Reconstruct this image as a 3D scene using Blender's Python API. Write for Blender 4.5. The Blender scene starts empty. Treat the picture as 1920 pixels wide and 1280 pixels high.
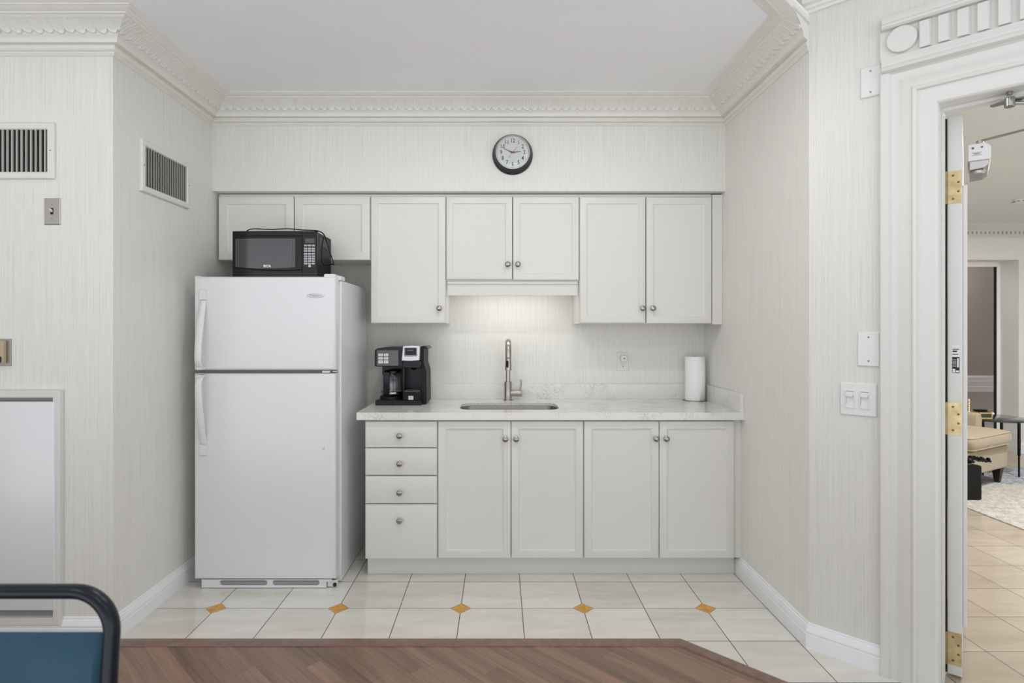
import bpy, bmesh, math, random
from mathutils import Vector, Matrix
random.seed(7)
S = bpy.context.scene
COL = S.collection
PI = math.pi
# ------------------------------------------------------------------ camera
F, PX, PY, H = 1095.0, 937.0, 615.0, 1.382
cam = bpy.data.objects.new('camera', bpy.data.cameras.new('camera'))
COL.objects.link(cam)
cam.location = (0, 0, H)
cam.rotation_euler = (PI / 2, 0, 0)
cd = cam.data
cd.sensor_width = 36.0
cd.lens = F / 1920 * 36.0
cd.shift_x = (960 - PX) / 1920
cd.shift_y = -(640 - PY) / 1920
cd.clip_start = 0.05
cd.dof.use_dof = True
cd.dof.focus_distance = 3.3
cd.dof.aperture_fstop = 4.0
S.camera = cam
# ------------------------------------------------------------------ world, exposure
W = bpy.data.worlds.new('world'); S.world = W; W.use_nodes = True
WORLD_STRENGTH, SKY_COL, LOW_COL = 1.0, (0.60, 0.625, 0.65, 1), (1.85, 1.90, 2.00, 1)   # brighter below the horizon, an added fill that lifts the ceiling
_t = W.node_tree; _tc = _t.nodes.new('ShaderNodeTexCoord'); _sp = _t.nodes.new('ShaderNodeSeparateXYZ'); _rp = _t.nodes.new('ShaderNodeValToRGB')
_t.links.new(_tc.outputs['Generated'], _sp.inputs[0]); _ma = _t.nodes.new('ShaderNodeMath'); _ma.operation = 'MULTIPLY_ADD'; _ma.inputs[1].default_value = .5; _ma.inputs[2].default_value = .5
_t.links.new(_sp.outputs[2], _ma.inputs[0]); _t.links.new(_ma.outputs[0], _rp.inputs[0]); _t.links.new(_rp.outputs[0], _t.nodes['Background'].inputs[0])
_rp.color_ramp.elements[0].position = .54; _rp.color_ramp.elements[0].color = LOW_COL
_rp.color_ramp.elements[1].position = .66; _rp.color_ramp.elements[1].color = SKY_COL
_t.nodes['Background'].inputs[1].default_value = WORLD_STRENGTH
S.cycles.diffuse_bounces = 12
S.cycles.max_bounces = 16
S.view_settings.view_transform = 'Standard'
S.view_settings.look = 'None'
S.view_settings.gamma = 1
S.view_settings.use_curve_mapping = False
S.view_settings.exposure = -0.07
KITCHEN_LAMP_W = 5.8
ROOM_LAMP_W = 4.5
HALL_FILL_W = 40.0
UNDER_W = 0.85

# ------------------------------------------------------------------ helpers
def lin(c):
    c = c / 255.0
    return c / 12.92 if c <= 0.04045 else ((c + 0.055) / 1.055) ** 2.4

def rgb(t): return (lin(t[0]), lin(t[1]), lin(t[2]), 1)

class NT:
    def __init__(s, name):
        s.m = bpy.data.materials.new(name); s.m.use_nodes = True
        s.t = s.m.node_tree; s.b = s.t.nodes['Principled BSDF']
    def n(s, typ, **kw):
        nd = s.t.nodes.new(typ)
        for k, v in kw.items(): setattr(nd, k, v)
        return nd
    def l(s, a, b): s.t.links.new(a, b)
    def math(s, op, a, b=None, c=None):
        nd = s.n('ShaderNodeMath', operation=op)
        for i, v in enumerate((a, b, c)):
            if v is None: continue
            if isinstance(v, (int, float)): nd.inputs[i].default_value = v
            else: s.l(v, nd.inputs[i])
        return nd.outputs[0]
    def mix(s, f, a, b):
        nd = s.n('ShaderNodeMix', data_type='RGBA')
        for i, v in ((0, f), (6, a), (7, b)):
            if isinstance(v, (int, float, tuple)): nd.inputs[i].default_value = v
            else: s.l(v, nd.inputs[i])
        return nd.outputs[2]
    def pos(s):
        g = s.n('ShaderNodeNewGeometry'); sp = s.n('ShaderNodeSeparateXYZ')
        s.l(g.outputs['Position'], sp.inputs[0]); return sp.outputs
    def vec(s, x, y, z):
        c = s.n('ShaderNodeCombineXYZ')
        for i, v in enumerate((x, y, z)):
            if isinstance(v, (int, float)): c.inputs[i].default_value = v
            else: s.l(v, c.inputs[i])
        return c.outputs[0]
    def noise(s, vec, scale, detail=2, rough=.5, dist=0):
        nd = s.n('ShaderNodeTexNoise'); nd.inputs['Scale'].default_value = scale
        nd.inputs['Detail'].default_value = detail; nd.inputs['Roughness'].default_value = rough
        nd.inputs['Distortion'].default_value = dist
        if vec is not None: s.l(vec, nd.inputs['Vector'])
        return nd.outputs[0]
    def ramp(s, f, stops):
        nd = s.n('ShaderNodeValToRGB'); e = nd.color_ramp.elements
        while len(e) > 1: e.remove(e[-1])
        e[0].position = stops[0][0]; e[0].color = stops[0][1]
        for p, c in stops[1:]:
            k = e.new(p); k.color = c
        s.l(f, nd.inputs[0]); return nd.outputs[0]
    def bump(s, h, strength, dist=.001):
        nd = s.n('ShaderNodeBump'); nd.inputs['Strength'].default_value = strength
        nd.inputs['Distance'].default_value = dist
        s.l(h, nd.inputs['Height']); s.l(nd.outputs[0], s.b.inputs['Normal'])

def mat(name, col, rough=.5, metal=0, **kw):
    t = NT(name); b = t.b
    b.inputs['Base Color'].default_value = rgb(col)
    b.inputs['Roughness'].default_value = rough
    b.inputs['Metallic'].default_value = metal
    for k, v in kw.items(): b.inputs[k.replace('_', ' ')].default_value = v
    return t.m

def paint(name, col, rough=.4, amt=.03, scale=6, bump=0):
    """painted surface with faint unevenness"""
    t = NT(name)
    tc = t.n('ShaderNodeTexCoord')
    n = t.noise(tc.outputs['Object'], scale, 3)
    c = rgb(col)
    lo = tuple(x * (1 - amt) for x in c[:3]) + (1,); hi = tuple(min(1, x * (1 + amt)) for x in c[:3]) + (1,)
    t.l(t.ramp(n, [(.3, lo), (.7, hi)]), t.b.inputs['Base Color'])
    t.b.inputs['Roughness'].default_value = rough
    if bump:
        t.bump(t.noise(tc.outputs['Object'], 220, 2), bump, .0008)
    return t.m

def wallpaper(name, dx, dy, col=(223, 222, 216)):
    t = NT(name); p = t.pos()
    u = t.math('ADD', t.math('MULTIPLY', p[0], dx), t.math('MULTIPLY', p[1], dy))
    v1 = t.vec(t.math('MULTIPLY', u, 400.), 0., t.math('MULTIPLY', p[2], 2.2))
    v2 = t.vec(t.math('MULTIPLY', u, 110.), 3., t.math('MULTIPLY', p[2], .9))
    v3 = t.vec(t.math('MULTIPLY', u, 620.), 5., t.math('MULTIPLY', p[2], 9.))
    n1 = t.noise(v1, 1, 2, .6); n2 = t.noise(v2, 1, 2); n3 = t.noise(v3, 1, 1)
    s = t.math('ADD', t.math('ADD', t.math('MULTIPLY', n1, .45), t.math('MULTIPLY', n2, .2)), t.math('MULTIPLY', n3, .35))
    c = rgb(col)
    f = lambda k, w=1: (c[0] * k, c[1] * k, c[2] * k * w, 1)
    t.l(t.ramp(s, [(.36, f(.82, .98)), (.45, f(.94, .993)), (.54, f(1.0)), (.66, f(1.06))]), t.b.inputs['Base Color'])
    t.b.inputs['Roughness'].default_value = .55; t.b.inputs['Sheen Weight'].default_value = .45; t.b.inputs['Sheen Roughness'].default_value = .45
    t.bump(s, .12, .0012)
    return t.m

def quartz():
    t = NT('quartz'); p = t.n('ShaderNodeTexCoord').outputs['Object']
    big = t.noise(p, 22, 5, .65, 1.6); cl = t.noise(p, 5, 2); fine = t.noise(p, 120, 3, .7)
    v = t.math('ABSOLUTE', t.math('SUBTRACT', big, .5))
    vein = t.math('MULTIPLY', t.math('SMOOTH_MIN', t.math('MULTIPLY', t.math('SUBTRACT', .03, v), 30.), 1., .1), 1.)
    vein = t.math('MAXIMUM', vein, 0.)
    msk = t.math('MAXIMUM', t.math('MULTIPLY', t.math('SUBTRACT', cl, .50), 8.), 0.)
    k = t.math('MINIMUM', t.math('MULTIPLY', vein, msk), .34)
    base = t.ramp(fine, [(.3, rgb((214, 213, 208))), (.7, rgb((229, 228, 224)))])
    t.l(t.mix(k, base, rgb((128, 124, 118))), t.b.inputs['Base Color'])
    t.b.inputs['Roughness'].default_value = .16
    return t.m

def tile_mat(name, gx, gy, dots, c1, c2, rough=.07):
    t = NT(name); p = t.pos(); T = .302
    x = t.math('SUBTRACT', p[0], gx); y = t.math('SUBTRACT', p[1], gy)
    def near(v, per):
        return t.math('ABSOLUTE', t.math('SUBTRACT', v, t.math('MULTIPLY', t.math('ROUND', t.math('DIVIDE', v, per)), per)))
    gl = t.math('MINIMUM', near(x, T), near(y, T))
    grout = t.math('LESS_THAN', gl, .0018)
    n = t.noise(t.vec(t.math('MULTIPLY', p[0], 2.), t.math('MULTIPLY', p[1], 9.), 0.), 1.3, 5, .6, .5)
    cellx = t.math('FLOOR', t.math('DIVIDE', x, T)); celly = t.math('FLOOR', t.math('DIVIDE', y, T))
    wn = t.n('ShaderNodeTexWhiteNoise', noise_dimensions='2D'); t.l(t.vec(cellx, celly, 0.), wn.inputs[0])
    f = t.math('ADD', t.math('MULTIPLY', n, .75), t.math('MULTIPLY', wn.outputs[0], .3))
    col = t.ramp(f, [(.32, rgb(c1)), (.75, rgb(c2))])
    col = t.mix(grout, col, rgb((62, 58, 52)))
    if dots:
        dm = t.math('ADD', near(x, 2 * T), near(y, 2 * T))
        row = t.math('LESS_THAN', t.math('ABSOLUTE', y), .2)
        ins = t.math('MULTIPLY', t.math('LESS_THAN', dm, .0505), row)
        edge = t.math('MULTIPLY', t.math('LESS_THAN', dm, .0530), row)
        gold = t.ramp(t.noise(t.vec(p[0], p[1], 0.), 40, 3), [(.3, rgb((196, 136, 42))), (.7, rgb((222, 166, 66)))])
        col = t.mix(edge, col, rgb((66, 52, 36)))
        col = t.mix(ins, col, gold)
    t.l(col, t.b.inputs['Base Color'])
    t.l(t.math('ADD', t.math('MULTIPLY', grout, .5), rough), t.b.inputs['Roughness'])
    return t.m

def wood_floor():
    t = NT('walnut laminate'); p = t.pos(); k = .70710678
    u = t.math('MULTIPLY', t.math('SUBTRACT', p[0], p[1]), k)      # along plank
    v = t.math('MULTIPLY', t.math('ADD', p[0], p[1]), k)           # across
    wv = .07
    row = t.math('FLOOR', t.math('DIVIDE', v, wv))
    wn = t.n('ShaderNodeTexWhiteNoise', noise_dimensions='1D'); t.l(row, wn.inputs['W'])
    us = t.math('ADD', u, t.math('MULTIPLY', wn.outputs[0], 3.))
    cu = t.math('FLOOR', t.math('DIVIDE', us, .95))
    wn2 = t.n('ShaderNodeTexWhiteNoise', noise_dimensions='2D'); t.l(t.vec(cu, row, 0.), wn2.inputs[0])
    g = t.noise(t.vec(t.math('MULTIPLY', us, 2.2), t.math('MULTIPLY', v, 60.), wn2.outputs[0]), 1, 5, .6, .6)
    g2 = t.noise(t.vec(t.math('MULTIPLY', us, 1.4), t.math('MULTIPLY', v, 16.), row), 1, 2)
    f = t.math('ADD', t.math('ADD', t.math('MULTIPLY', g, .55), t.math('MULTIPLY', g2, .32)), t.math('MULTIPLY', wn2.outputs[0], .16))
    col = t.ramp(f, [(.3, rgb((102, 80, 66))), (.5, rgb((128, 103, 87))), (.58, rgb((140, 114, 98))), (.68, rgb((154, 117, 100))), (.8, rgb((168, 132, 113)))])
    fr = t.math('FRACT', t.math('DIVIDE', v, wv)); seam = t.math('LESS_THAN', fr, .018)
    fu = t.math('FRACT', t.math('DIVIDE', us, .95)); seam2 = t.math('LESS_THAN', fu, .003)
    col = t.mix(t.math('MULTIPLY', t.math('MAXIMUM', seam, seam2), .35), col, rgb((56, 38, 32)))
    t.l(col, t.b.inputs['Base Color']); t.b.inputs['Roughness'].default_value = .3
    return t.m

def brushed(name, col, rough=.3, axis=2, k=1.):
    t = NT(name); tc = t.n('ShaderNodeTexCoord'); sp = t.n('ShaderNodeSeparateXYZ'); t.l(tc.outputs['Object'], sp.inputs[0])
    a = [t.math('MULTIPLY', sp.outputs[i], (8. if i == axis else 500.) * k) for i in range(3)]
    n = t.noise(t.vec(*a), 1, 2)
    t.b.inputs['Base Color'].default_value = rgb(col); t.b.inputs['Metallic'].default_value = 1
    t.l(t.math('ADD', t.math('MULTIPLY', n, .15), rough - .07), t.b.inputs['Roughness'])
    return t.m

def fabric(name, c1, c2, scale=500, rough=.9, mottled=0):
    t = NT(name); tc = t.n('ShaderNodeTexCoord'); o = tc.outputs['Object']
    wv = t.n('ShaderNodeTexWave'); wv.inputs['Scale'].default_value = scale * .25; wv.inputs['Distortion'].default_value = 3
    wv.bands_direction = 'DIAGONAL'; t.l(o, wv.inputs['Vector'])
    n = t.noise(o, scale, 2); n2 = t.noise(o, 9, 3)
    f = t.math('ADD', t.math('MULTIPLY', wv.outputs['Fac'] if 'Fac' in wv.outputs else wv.outputs[1], .35), t.math('MULTIPLY', n, .4))
    f = t.math('ADD', f, t.math('MULTIPLY', n2, .25 + mottled))
    t.l(t.ramp(f, [(.3, rgb(c1)), (.7 + mottled, rgb(c2))]), t.b.inputs['Base Color'])
    t.b.inputs['Roughness'].default_value = rough
    t.b.inputs['Sheen Weight'].default_value = .25
    t.bump(n, .3, .001)
    return t.m

class MB:
    """collects geometry for ONE mesh"""
    def __init__(s): s.v = []; s.f = []; s.mi = []; s.cur = 0
    def add(s, vs, fs):
        o = len(s.v); s.v += [tuple(p) for p in vs]
        for f in fs: s.f.append(tuple(i + o for i in f)); s.mi.append(s.cur)
        return s
    def box(s, x0, x1, y0, y1, z0, z1):
        vs = [(x, y, z) for z in (z0, z1) for y in (y0, y1) for x in (x0, x1)]
        return s.add(vs, [(0, 1, 3, 2), (4, 6, 7, 5), (0, 4, 5, 1), (2, 3, 7, 6), (0, 2, 6, 4), (1, 5, 7, 3)])
    def rings(s, rings, cap0=True, cap1=True, closed=True):
        n = len(rings[0]); vs = [p for r in rings for p in r]; fs = []
        for i in range(len(rings) - 1):
            for j in range(n if closed else n - 1):
                k = (j + 1) % n
                fs.append((i * n + j, i * n + k, (i + 1) * n + k, (i + 1) * n + j))
        if cap0: fs.append(tuple(range(n)))
        if cap1: fs.append(tuple((len(rings) - 1) * n + j for j in range(n)))
        return s.add(vs, fs)
    def prism(s, poly, a0, a1, axis='z'):
        def m(p, a):
            return {'z': (p[0], p[1], a), 'y': (p[0], a, p[1]), 'x': (a, p[0], p[1])}[axis]
        return s.rings([[m(p, a0) for p in poly], [m(p, a1) for p in poly]])
    def plate(s, x0, x1, z0, z1, prof, back=None):
        """rectangle facing -y; prof = (inset, y) from the outside inwards"""
        R = []
        if back is not None: R.append([(x0, back, z0), (x1, back, z0), (x1, back, z1), (x0, back, z1)])
        for i, y in prof: R.append([(x0 + i, y, z0 + i), (x1 - i, y, z0 + i), (x1 - i, y, z1 - i), (x0 + i, y, z1 - i)])
        return s.rings(R, cap0=back is not None)
    def rrect(s, cx, cz, w, h, r, y0, y1, seg=6, bev=0):
        """rounded rectangle block in XZ from y0 (front) to y1"""
        def ring(y, g):
            out = []; ww, hh = w / 2 - g, h / 2 - g; rr = max(r - g, .0003)
            for q, (sx, sz) in enumerate(((1, 1), (-1, 1), (-1, -1), (1, -1))):
                for i in range(seg + 1):
                    a = q * PI / 2 + i * PI / 2 / seg
                    out.append((cx + sx * (ww - rr) + rr * math.cos(a), y, cz + sz * (hh - rr) + rr * math.sin(a)))
            return out
        R = [ring(y0, bev), ring(y0 + bev, 0), ring(y1, 0)] if bev else [ring(y0, 0), ring(y1, 0)]
        return s.rings(R)
    def lathe(s, prof, c, axis='z', seg=32, caps=(True, True), sx=1, sy=1):
        R = []
        for r, h in prof:
            ring = []
            for i in range(seg):
                a = 2 * PI * i / seg; p, q = r * math.cos(a) * sx, r * math.sin(a) * sy
                ring.append({'z': (c[0] + p, c[1] + q, c[2] + h), 'y': (c[0] + p, c[1] + h, c[2] + q), 'x': (c[0] + h, c[1] + p, c[2] + q)}[axis])
            R.append(ring)
        return s.rings(R, *caps)
    def tube(s, pts, r, seg=12, r2=None, up=(0, 0, 1), rad=None):
        pts = [Vector(p) for p in pts]; R = []; up = Vector(up); prev = None
        for i, p in enumerate(pts):
            t = (pts[min(i + 1, len(pts) - 1)] - pts[max(i - 1, 0)]).normalized()
            if prev is None:
                a = up.cross(t)
                if a.length < .05: a = Vector((1, 0, 0)).cross(t)
            else: a = prev - t * prev.dot(t)
            a.normalize(); prev = a; b = t.cross(a)
            ra = (rad[i] if rad else r); rb = (rad[i] if rad else (r2 or r))
            R.append([tuple(p + a * math.cos(2 * PI * j / seg) * ra + b * math.sin(2 * PI * j / seg) * rb) for j in range(seg)])
        return s.rings(R)
    def grid(s, rows):
        n = len(rows[0]); return s.add([p for r in rows for p in r], [(i * n + j, i * n + j + 1, (i + 1) * n + j + 1, (i + 1) * n + j) for i in range(len(rows) - 1) for j in range(n - 1)])

def obj(name, mb, m, parent=None, off=(0, 0, 0), bevel=0, flat=False, recalc=True):
    me = bpy.data.meshes.new(name); bm = bmesh.new()
    vs = [bm.verts.new((p[0] - off[0], p[1] - off[1], p[2] - off[2])) for p in mb.v]
    for f, mi in zip(mb.f, mb.mi):
        try:
            fc = bm.faces.new([vs[i] for i in f]); fc.material_index = mi
        except ValueError: pass
    if recalc: bmesh.ops.recalc_face_normals(bm, faces=bm.faces)
    bm.normal_update()
    for f in bm.faces: f.smooth = not flat
    for e in bm.edges:
        if len(e.link_faces) == 2:
            if e.calc_face_angle(0) > .62: e.smooth = False
    bm.to_mesh(me); bm.free()
    for k in (m if isinstance(m, (list, tuple)) else [m]): me.materials.append(k)
    o = bpy.data.objects.new(name, me); COL.objects.link(o)
    if parent: o.parent = parent
    if bevel:
        b = o.modifiers.new('bevel', 'BEVEL'); b.width = bevel; b.segments = 2; b.limit_method = 'ANGLE'; b.angle_limit = .6
        b.harden_normals = False
    return o

class Thing:
    def __init__(s, name, label, cat, loc=(0, 0, 0), rz=0, group=None, local=False, kind=None):
        s.e = bpy.data.objects.new(name, None); COL.objects.link(s.e); s.e.empty_display_size = .05
        s.e.location = loc; s.e.rotation_euler = (0, 0, rz)
        if kind: s.e['kind'] = kind
        if label: s.e['label'] = label
        if cat: s.e['category'] = cat
        if group: s.e['group'] = group
        s.off = (0, 0, 0) if local else loc
    def part(s, name, mb, m, parent=None, bevel=0, label=None, flat=False):
        o = obj(name, mb, m, parent or s.e, s.off, bevel, flat)
        if label: o['label'] = label
        return o

def struct(name, mb, m, bevel=0, flat=False, label=None):
    o = obj(name, mb, m, None, (0, 0, 0), bevel, flat); o['kind'] = 'structure'
    return o

def tag(o, label, cat, group=None):
    o['label'] = label; o['category'] = cat
    if group: o['group'] = group
    return o

def fx(x, d): return (x - PX) * d / F
def fz(y, d): return H - (y - PY) * d / F

def sweep(mb, path, prof, closed=False, end0=None, end1=None):
    """prof = (p, z): p = distance to the right of the path"""
    P = [Vector((a[0], a[1])) for a in path]; n = len(P)
    D = [(P[i + 1] - P[i]).normalized() for i in range(n - 1)]
    N = [Vector((d.y, -d.x)) for d in D]
    M = []
    for i in range(n):
        if i == 0: M.append(Vector(end0) if end0 else N[0])
        elif i == n - 1: M.append(Vector(end1) if end1 else N[-1])
        else:
            b = (N[i - 1] + N[i]).normalized(); M.append(b / b.dot(N[i]))
    R = []
    for i in range(n):
        R.append([(P[i].x + M[i].x * p, P[i].y + M[i].y * p, z) for p, z in prof])
    mb.rings(R); return P, M

def text_mb(mb, txt, cx, cz, y, size, ext=.0006, stretch=1.0, bold=0, align='CENTER', rot=0):
    cu = bpy.data.curves.new('t', 'FONT'); cu.body = txt; cu.size = size; cu.align_x = align; cu.align_y = 'CENTER'
    cu.extrude = ext; cu.resolution_u = 3; cu.offset = bold
    ob = bpy.data.objects.new('t', cu); me = bpy.data.meshes.new_from_object(ob)
    c, s = math.cos(rot), math.sin(rot)
    vs = []
    for v in me.vertices:
        a, b = v.co.x * stretch, v.co.y
        vs.append((cx + a * c - b * s, y - v.co.z, cz + a * s + b * c))
    mb.add(vs, [tuple(p.vertices) for p in me.polygons])
    bpy.data.objects.remove(ob); bpy.data.curves.remove(cu); bpy.data.meshes.remove(me)

# ------------------------------------------------------------------ materials
M_wall_x = wallpaper('string wallpaper across', 1, 0)
M_wall_y = wallpaper('string wallpaper along', 0, 1)
M_wall_d = wallpaper('string wallpaper diagonal', .7071, -.7071, (216, 215, 210))  # same paper, shade put into the colour where this wall gets too bright
M_ceil = paint('ceiling paint', (238, 238, 240), .7, .01)
M_crown = paint('crown moulding paint', (226, 225, 218), .45, .02, 12)
M_trim = paint('door trim paint', (213, 212, 208), .5, .012, 3)
M_base = paint('baseboard paint', (236, 237, 240), .35, .02, 10)
M_cab = paint('cabinet lacquer', (216, 215, 209), .35, .01, 3)
M_cabin = paint('cabinet inside', (196, 194, 188), .6, .02)
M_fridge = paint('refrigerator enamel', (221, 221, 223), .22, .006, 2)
M_fridge_side = paint('refrigerator enamel lightened', (232, 232, 234), .2, .006, 2)  # same enamel with light put into the colour, the side is dim
M_white = mat('white plastic', (220, 220, 220), .35)
M_offw = mat('off white plastic', (218, 217, 212), .35)
M_gap = mat('dark gap', (38, 36, 34), .8, 0, Specular_IOR_Level=.2)
M_grey = mat('grey rubber gasket', (140, 140, 140), .6)
M_black = mat('black plastic', (8, 8, 9), .22, 0, Specular_IOR_Level=.3)
M_blackm = mat('matte black plastic', (17, 18, 20), .45, 0, Specular_IOR_Level=.25)
M_navy = mat('blue black plastic', (9, 13, 24), .28, 0, Specular_IOR_Level=.3)
M_steel = brushed('brushed steel', (172, 168, 162), .3)
M_sink = brushed('sink steel', (150, 146, 141), .3, 0)
M_chrome = mat('satin nickel', (160, 158, 154), .24, 1)
M_plate_steel = mat('stainless cover plate', (176, 172, 167), .35, 1)
M_brass = NT('worn brass'); _n = M_brass.noise(M_brass.n('ShaderNodeTexCoord').outputs['Object'], 22, 3)
M_brass.l(M_brass.ramp(_n, [(.3, rgb((168, 150, 112))), (.7, rgb((206, 188, 148)))]), M_brass.b.inputs['Base Color'])
M_brass.b.inputs['Metallic'].default_value = .85; M_brass.b.inputs['Roughness'].default_value = .35; M_brass = M_brass.m
M_screw = mat('aged brass screw', (120, 92, 58), .4, .8)
M_gold = mat('gold', (255, 216, 140), .3, 1)
M_quartz = quartz()
M_tile = tile_mat('cream floor tile', -.192, 2.882, True, (208, 204, 194), (228, 227, 220))
M_halltile = tile_mat('beige hall tile', 2.383, 2.797, False, (178, 162, 142), (196, 182, 164), .14)
M_wood = wood_floor()
M_woodtrim = paint('walnut strip', (128, 102, 92), .3, .15, 30)
M_screen = mat('microwave window', (52, 52, 53), .1, 0, Specular_IOR_Level=.7)
M_panelgrey = mat('grey control panel', (92, 90, 90), .35)
M_silver = mat('silver plastic', (196, 196, 198), .28, .6)
M_glass = mat('clear glass', (250, 252, 252), .02, 0, Transmission_Weight=1.0, IOR=1.45)
M_smoke = mat('smoky glass', (225, 222, 220), .03, 0, Transmission_Weight=1.0, IOR=1.12)
M_paper = paint('paper towel', (238, 238, 240), .95, .01, 40, .3)
M_navyframe = mat('navy powder coat', (10, 15, 30), .3, 0, Specular_IOR_Level=.35)
M_teal = fabric('teal upholstery', (20, 54, 70), (38, 76, 96), 700)
M_beige = fabric('beige velvet', (150, 133, 108), (180, 163, 136), 900, .8)
M_pipe = mat('piping', (192, 174, 146), .8)
M_darkwood = mat('dark stained wood', (36, 24, 18), .35)
M_hallwall = paint('hall wall paint', (226, 225, 221), .6, .015)
M_hallceil = paint('hall ceiling paint', (222, 223, 220), .7, .01)
M_dark = mat('clock rim', (36, 32, 30), .28, 0, Specular_IOR_Level=.3)
M_face = mat('clock dial', (246, 246, 242), .6)
M_ink = mat('black ink', (22, 22, 24), .6)
M_red = mat('red hand', (172, 52, 62), .5)
M_therm = mat('thermostat beige', (176, 160, 132), .5)
M_lamp = NT('lamp lens'); M_lamp.b.inputs['Emission Color'].default_value = (1, .97, .92, 1)
M_lamp.b.inputs['Emission Strength'].default_value = 6; M_lamp = M_lamp.m

# ------------------------------------------------------------------ geometry constants
XL, XR, YB = -1.71, 1.342, 3.836          # side walls and back wall
YSO, YF = 3.473, 2.583                    # soffit front, left frontal wall
CX, CY = 1.342, 2.534                     # corner where the diagonal door wall starts
ZC, ZM, ZH = 2.71, 2.98, 2.515            # ceilings: kitchen, main room, hall
BKY = -.15
DG = -PI / 4                              # rotation of the diagonal wall frame
q2 = math.sqrt(.5)
def dw(s, y): return (CX + s * q2 + y * q2, CY - s * q2 + y * q2)
JS, JW, DT = .454, .92, .155              # door opening start, width, wall thickness
ZD = 2.231

# ------------------------------------------------------------------ floors
tile_poly = [(XL - .02, 2.587), (.80, 2.587), (3.45, -.063), (3.45 + .6, -.063 - 0.0), dw(2.6, 0), dw(JS + JW, .0), dw(JS + JW, .078), dw(JS, .078), dw(JS, 0), (CX + .02, CY), (XR + .02, YB + .02), (XL - .02, YB + .02)]
m = MB(); m.prism(tile_poly, -.05, 0); struct('floor', m, M_tile)
m = MB(); m.prism([(-3.6, YF + .02), (XL - .02, YF + .02), (XL - .02, 2.587), (.80, 2.587), (3.45, -.063), (4.1, -.063), (4.1, BKY), (-3.6, BKY)], -.05, 0)
struct('floor', m, M_wood)
m = MB(); sweep(m, [(XL + .017, 2.587), (.80, 2.587), (3.42, -.033)], [(-.002, .0005), (-.002, .007), (.006, .010), (.03, .010), (.048, .006), (.05, .0005)])
struct('trim_1', m, M_woodtrim)
m = MB()
m.prism([dw(JS, .078), dw(JS + JW, .078), dw(JS + JW, .2), (7.2, 1.2), (7.2, 6.9), (XR + .14, 6.9), (XR + .14, 2.62), dw(JS, .2)], -.05, 0)
struct('floor', m, M_halltile)

# ------------------------------------------------------------------ walls
m = MB(); m.box(XL - .1, XR + .1, YB, YB + .12, 0, ZC); struct('wall_back', m, M_wall_x)
m = MB(); m.prism([(XL, YF), (XL, YB), (XL - .12, YB), (XL - .12, YF + .12)], 0, ZC); struct('wall_left', m, M_wall_y)
m = MB(); m.box(-3.6, XL - .0, YF, YF + .12, 0, ZC)
m.v = [(-3.6, YF, 0), (XL, YF, 0), (XL - .12, YF + .12, 0), (-3.6, YF + .12, 0), (-3.6, YF, ZC), (XL, YF, ZC), (XL - .12, YF + .12, ZC), (-3.6, YF + .12, ZC)]
m.f = [(0, 1, 2, 3), (4, 5, 6, 7), (0, 1, 5, 4), (1, 2, 6, 5), (2, 3, 7, 6), (3, 0, 4, 7)]
struct('wall_front_left', m, M_wall_x)
m = MB(); m.prism([(XR, CY), (XR, YB), (XR + .14, YB), (XR + .14, CY + .1)], 0, ZC); struct('wall_right', m, M_wall_y)
m = MB(); m.box(XL, XR, YSO, YB, fz(358, YSO), ZC); struct('wall_soffit', m, M_wall_x)
# diagonal wall with the doorway
WD = Thing('wall_door', None, None, (CX, CY, 0), DG, local=True, kind='structure')
m = MB(); m.box(0, JS - .012, 0, DT, 0, ZM); m.box(JS - .012, JS + JW + .012, 0, DT, ZD + .012, ZM); m.box(JS + JW + .012, 3.4, 0, DT, 0, ZM)
WD.part('wall_panel', m, M_wall_d)
# main room: far left wall and the wall right of the camera
m = MB(); m.box(-3.72, -3.6, BKY, YF + .12, 0, ZM); struct('wall_far_left', m, M_wall_y)
# ceilings
BK = [(CX, CY), (.45, 1.642), (-3.6, 1.642)]
m = MB(); m.prism([(XL - .1, YB + .1), (XR + .1, YB + .1), (XR + .14, CY + .12), (CX, CY), (.43, 1.70), (-3.6, 1.70), (-3.6, YF + .12), (XL - .1, YF + .12)], ZC, ZC + .04)
struct('ceiling', m, M_ceil)
m = MB(); m.prism([(CX + .08, CY + .08), (.45, 1.722), (-3.6, 1.722), (-3.6, BKY), (4.1, BKY), (4.1, -.1), (3.8, .24)], ZM, ZM + .04)
struct('ceiling', m, M_ceil)
# bulkhead step between the two ceiling heights
m = MB(); o_ = .055
def obl(o): return [(CX - o * q2 + .12, CY + o * q2 + .12), (.45 - o * .414, 1.642 + o), (-3.6, 1.642 + o)]
m.prism(obl(.0) + obl(.062)[::-1], ZC - .017, ZC + .02); m.prism(obl(.085) + obl(.10)[::-1], ZC + .021, ZM)
struct('trim_2', m, M_crown)

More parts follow.
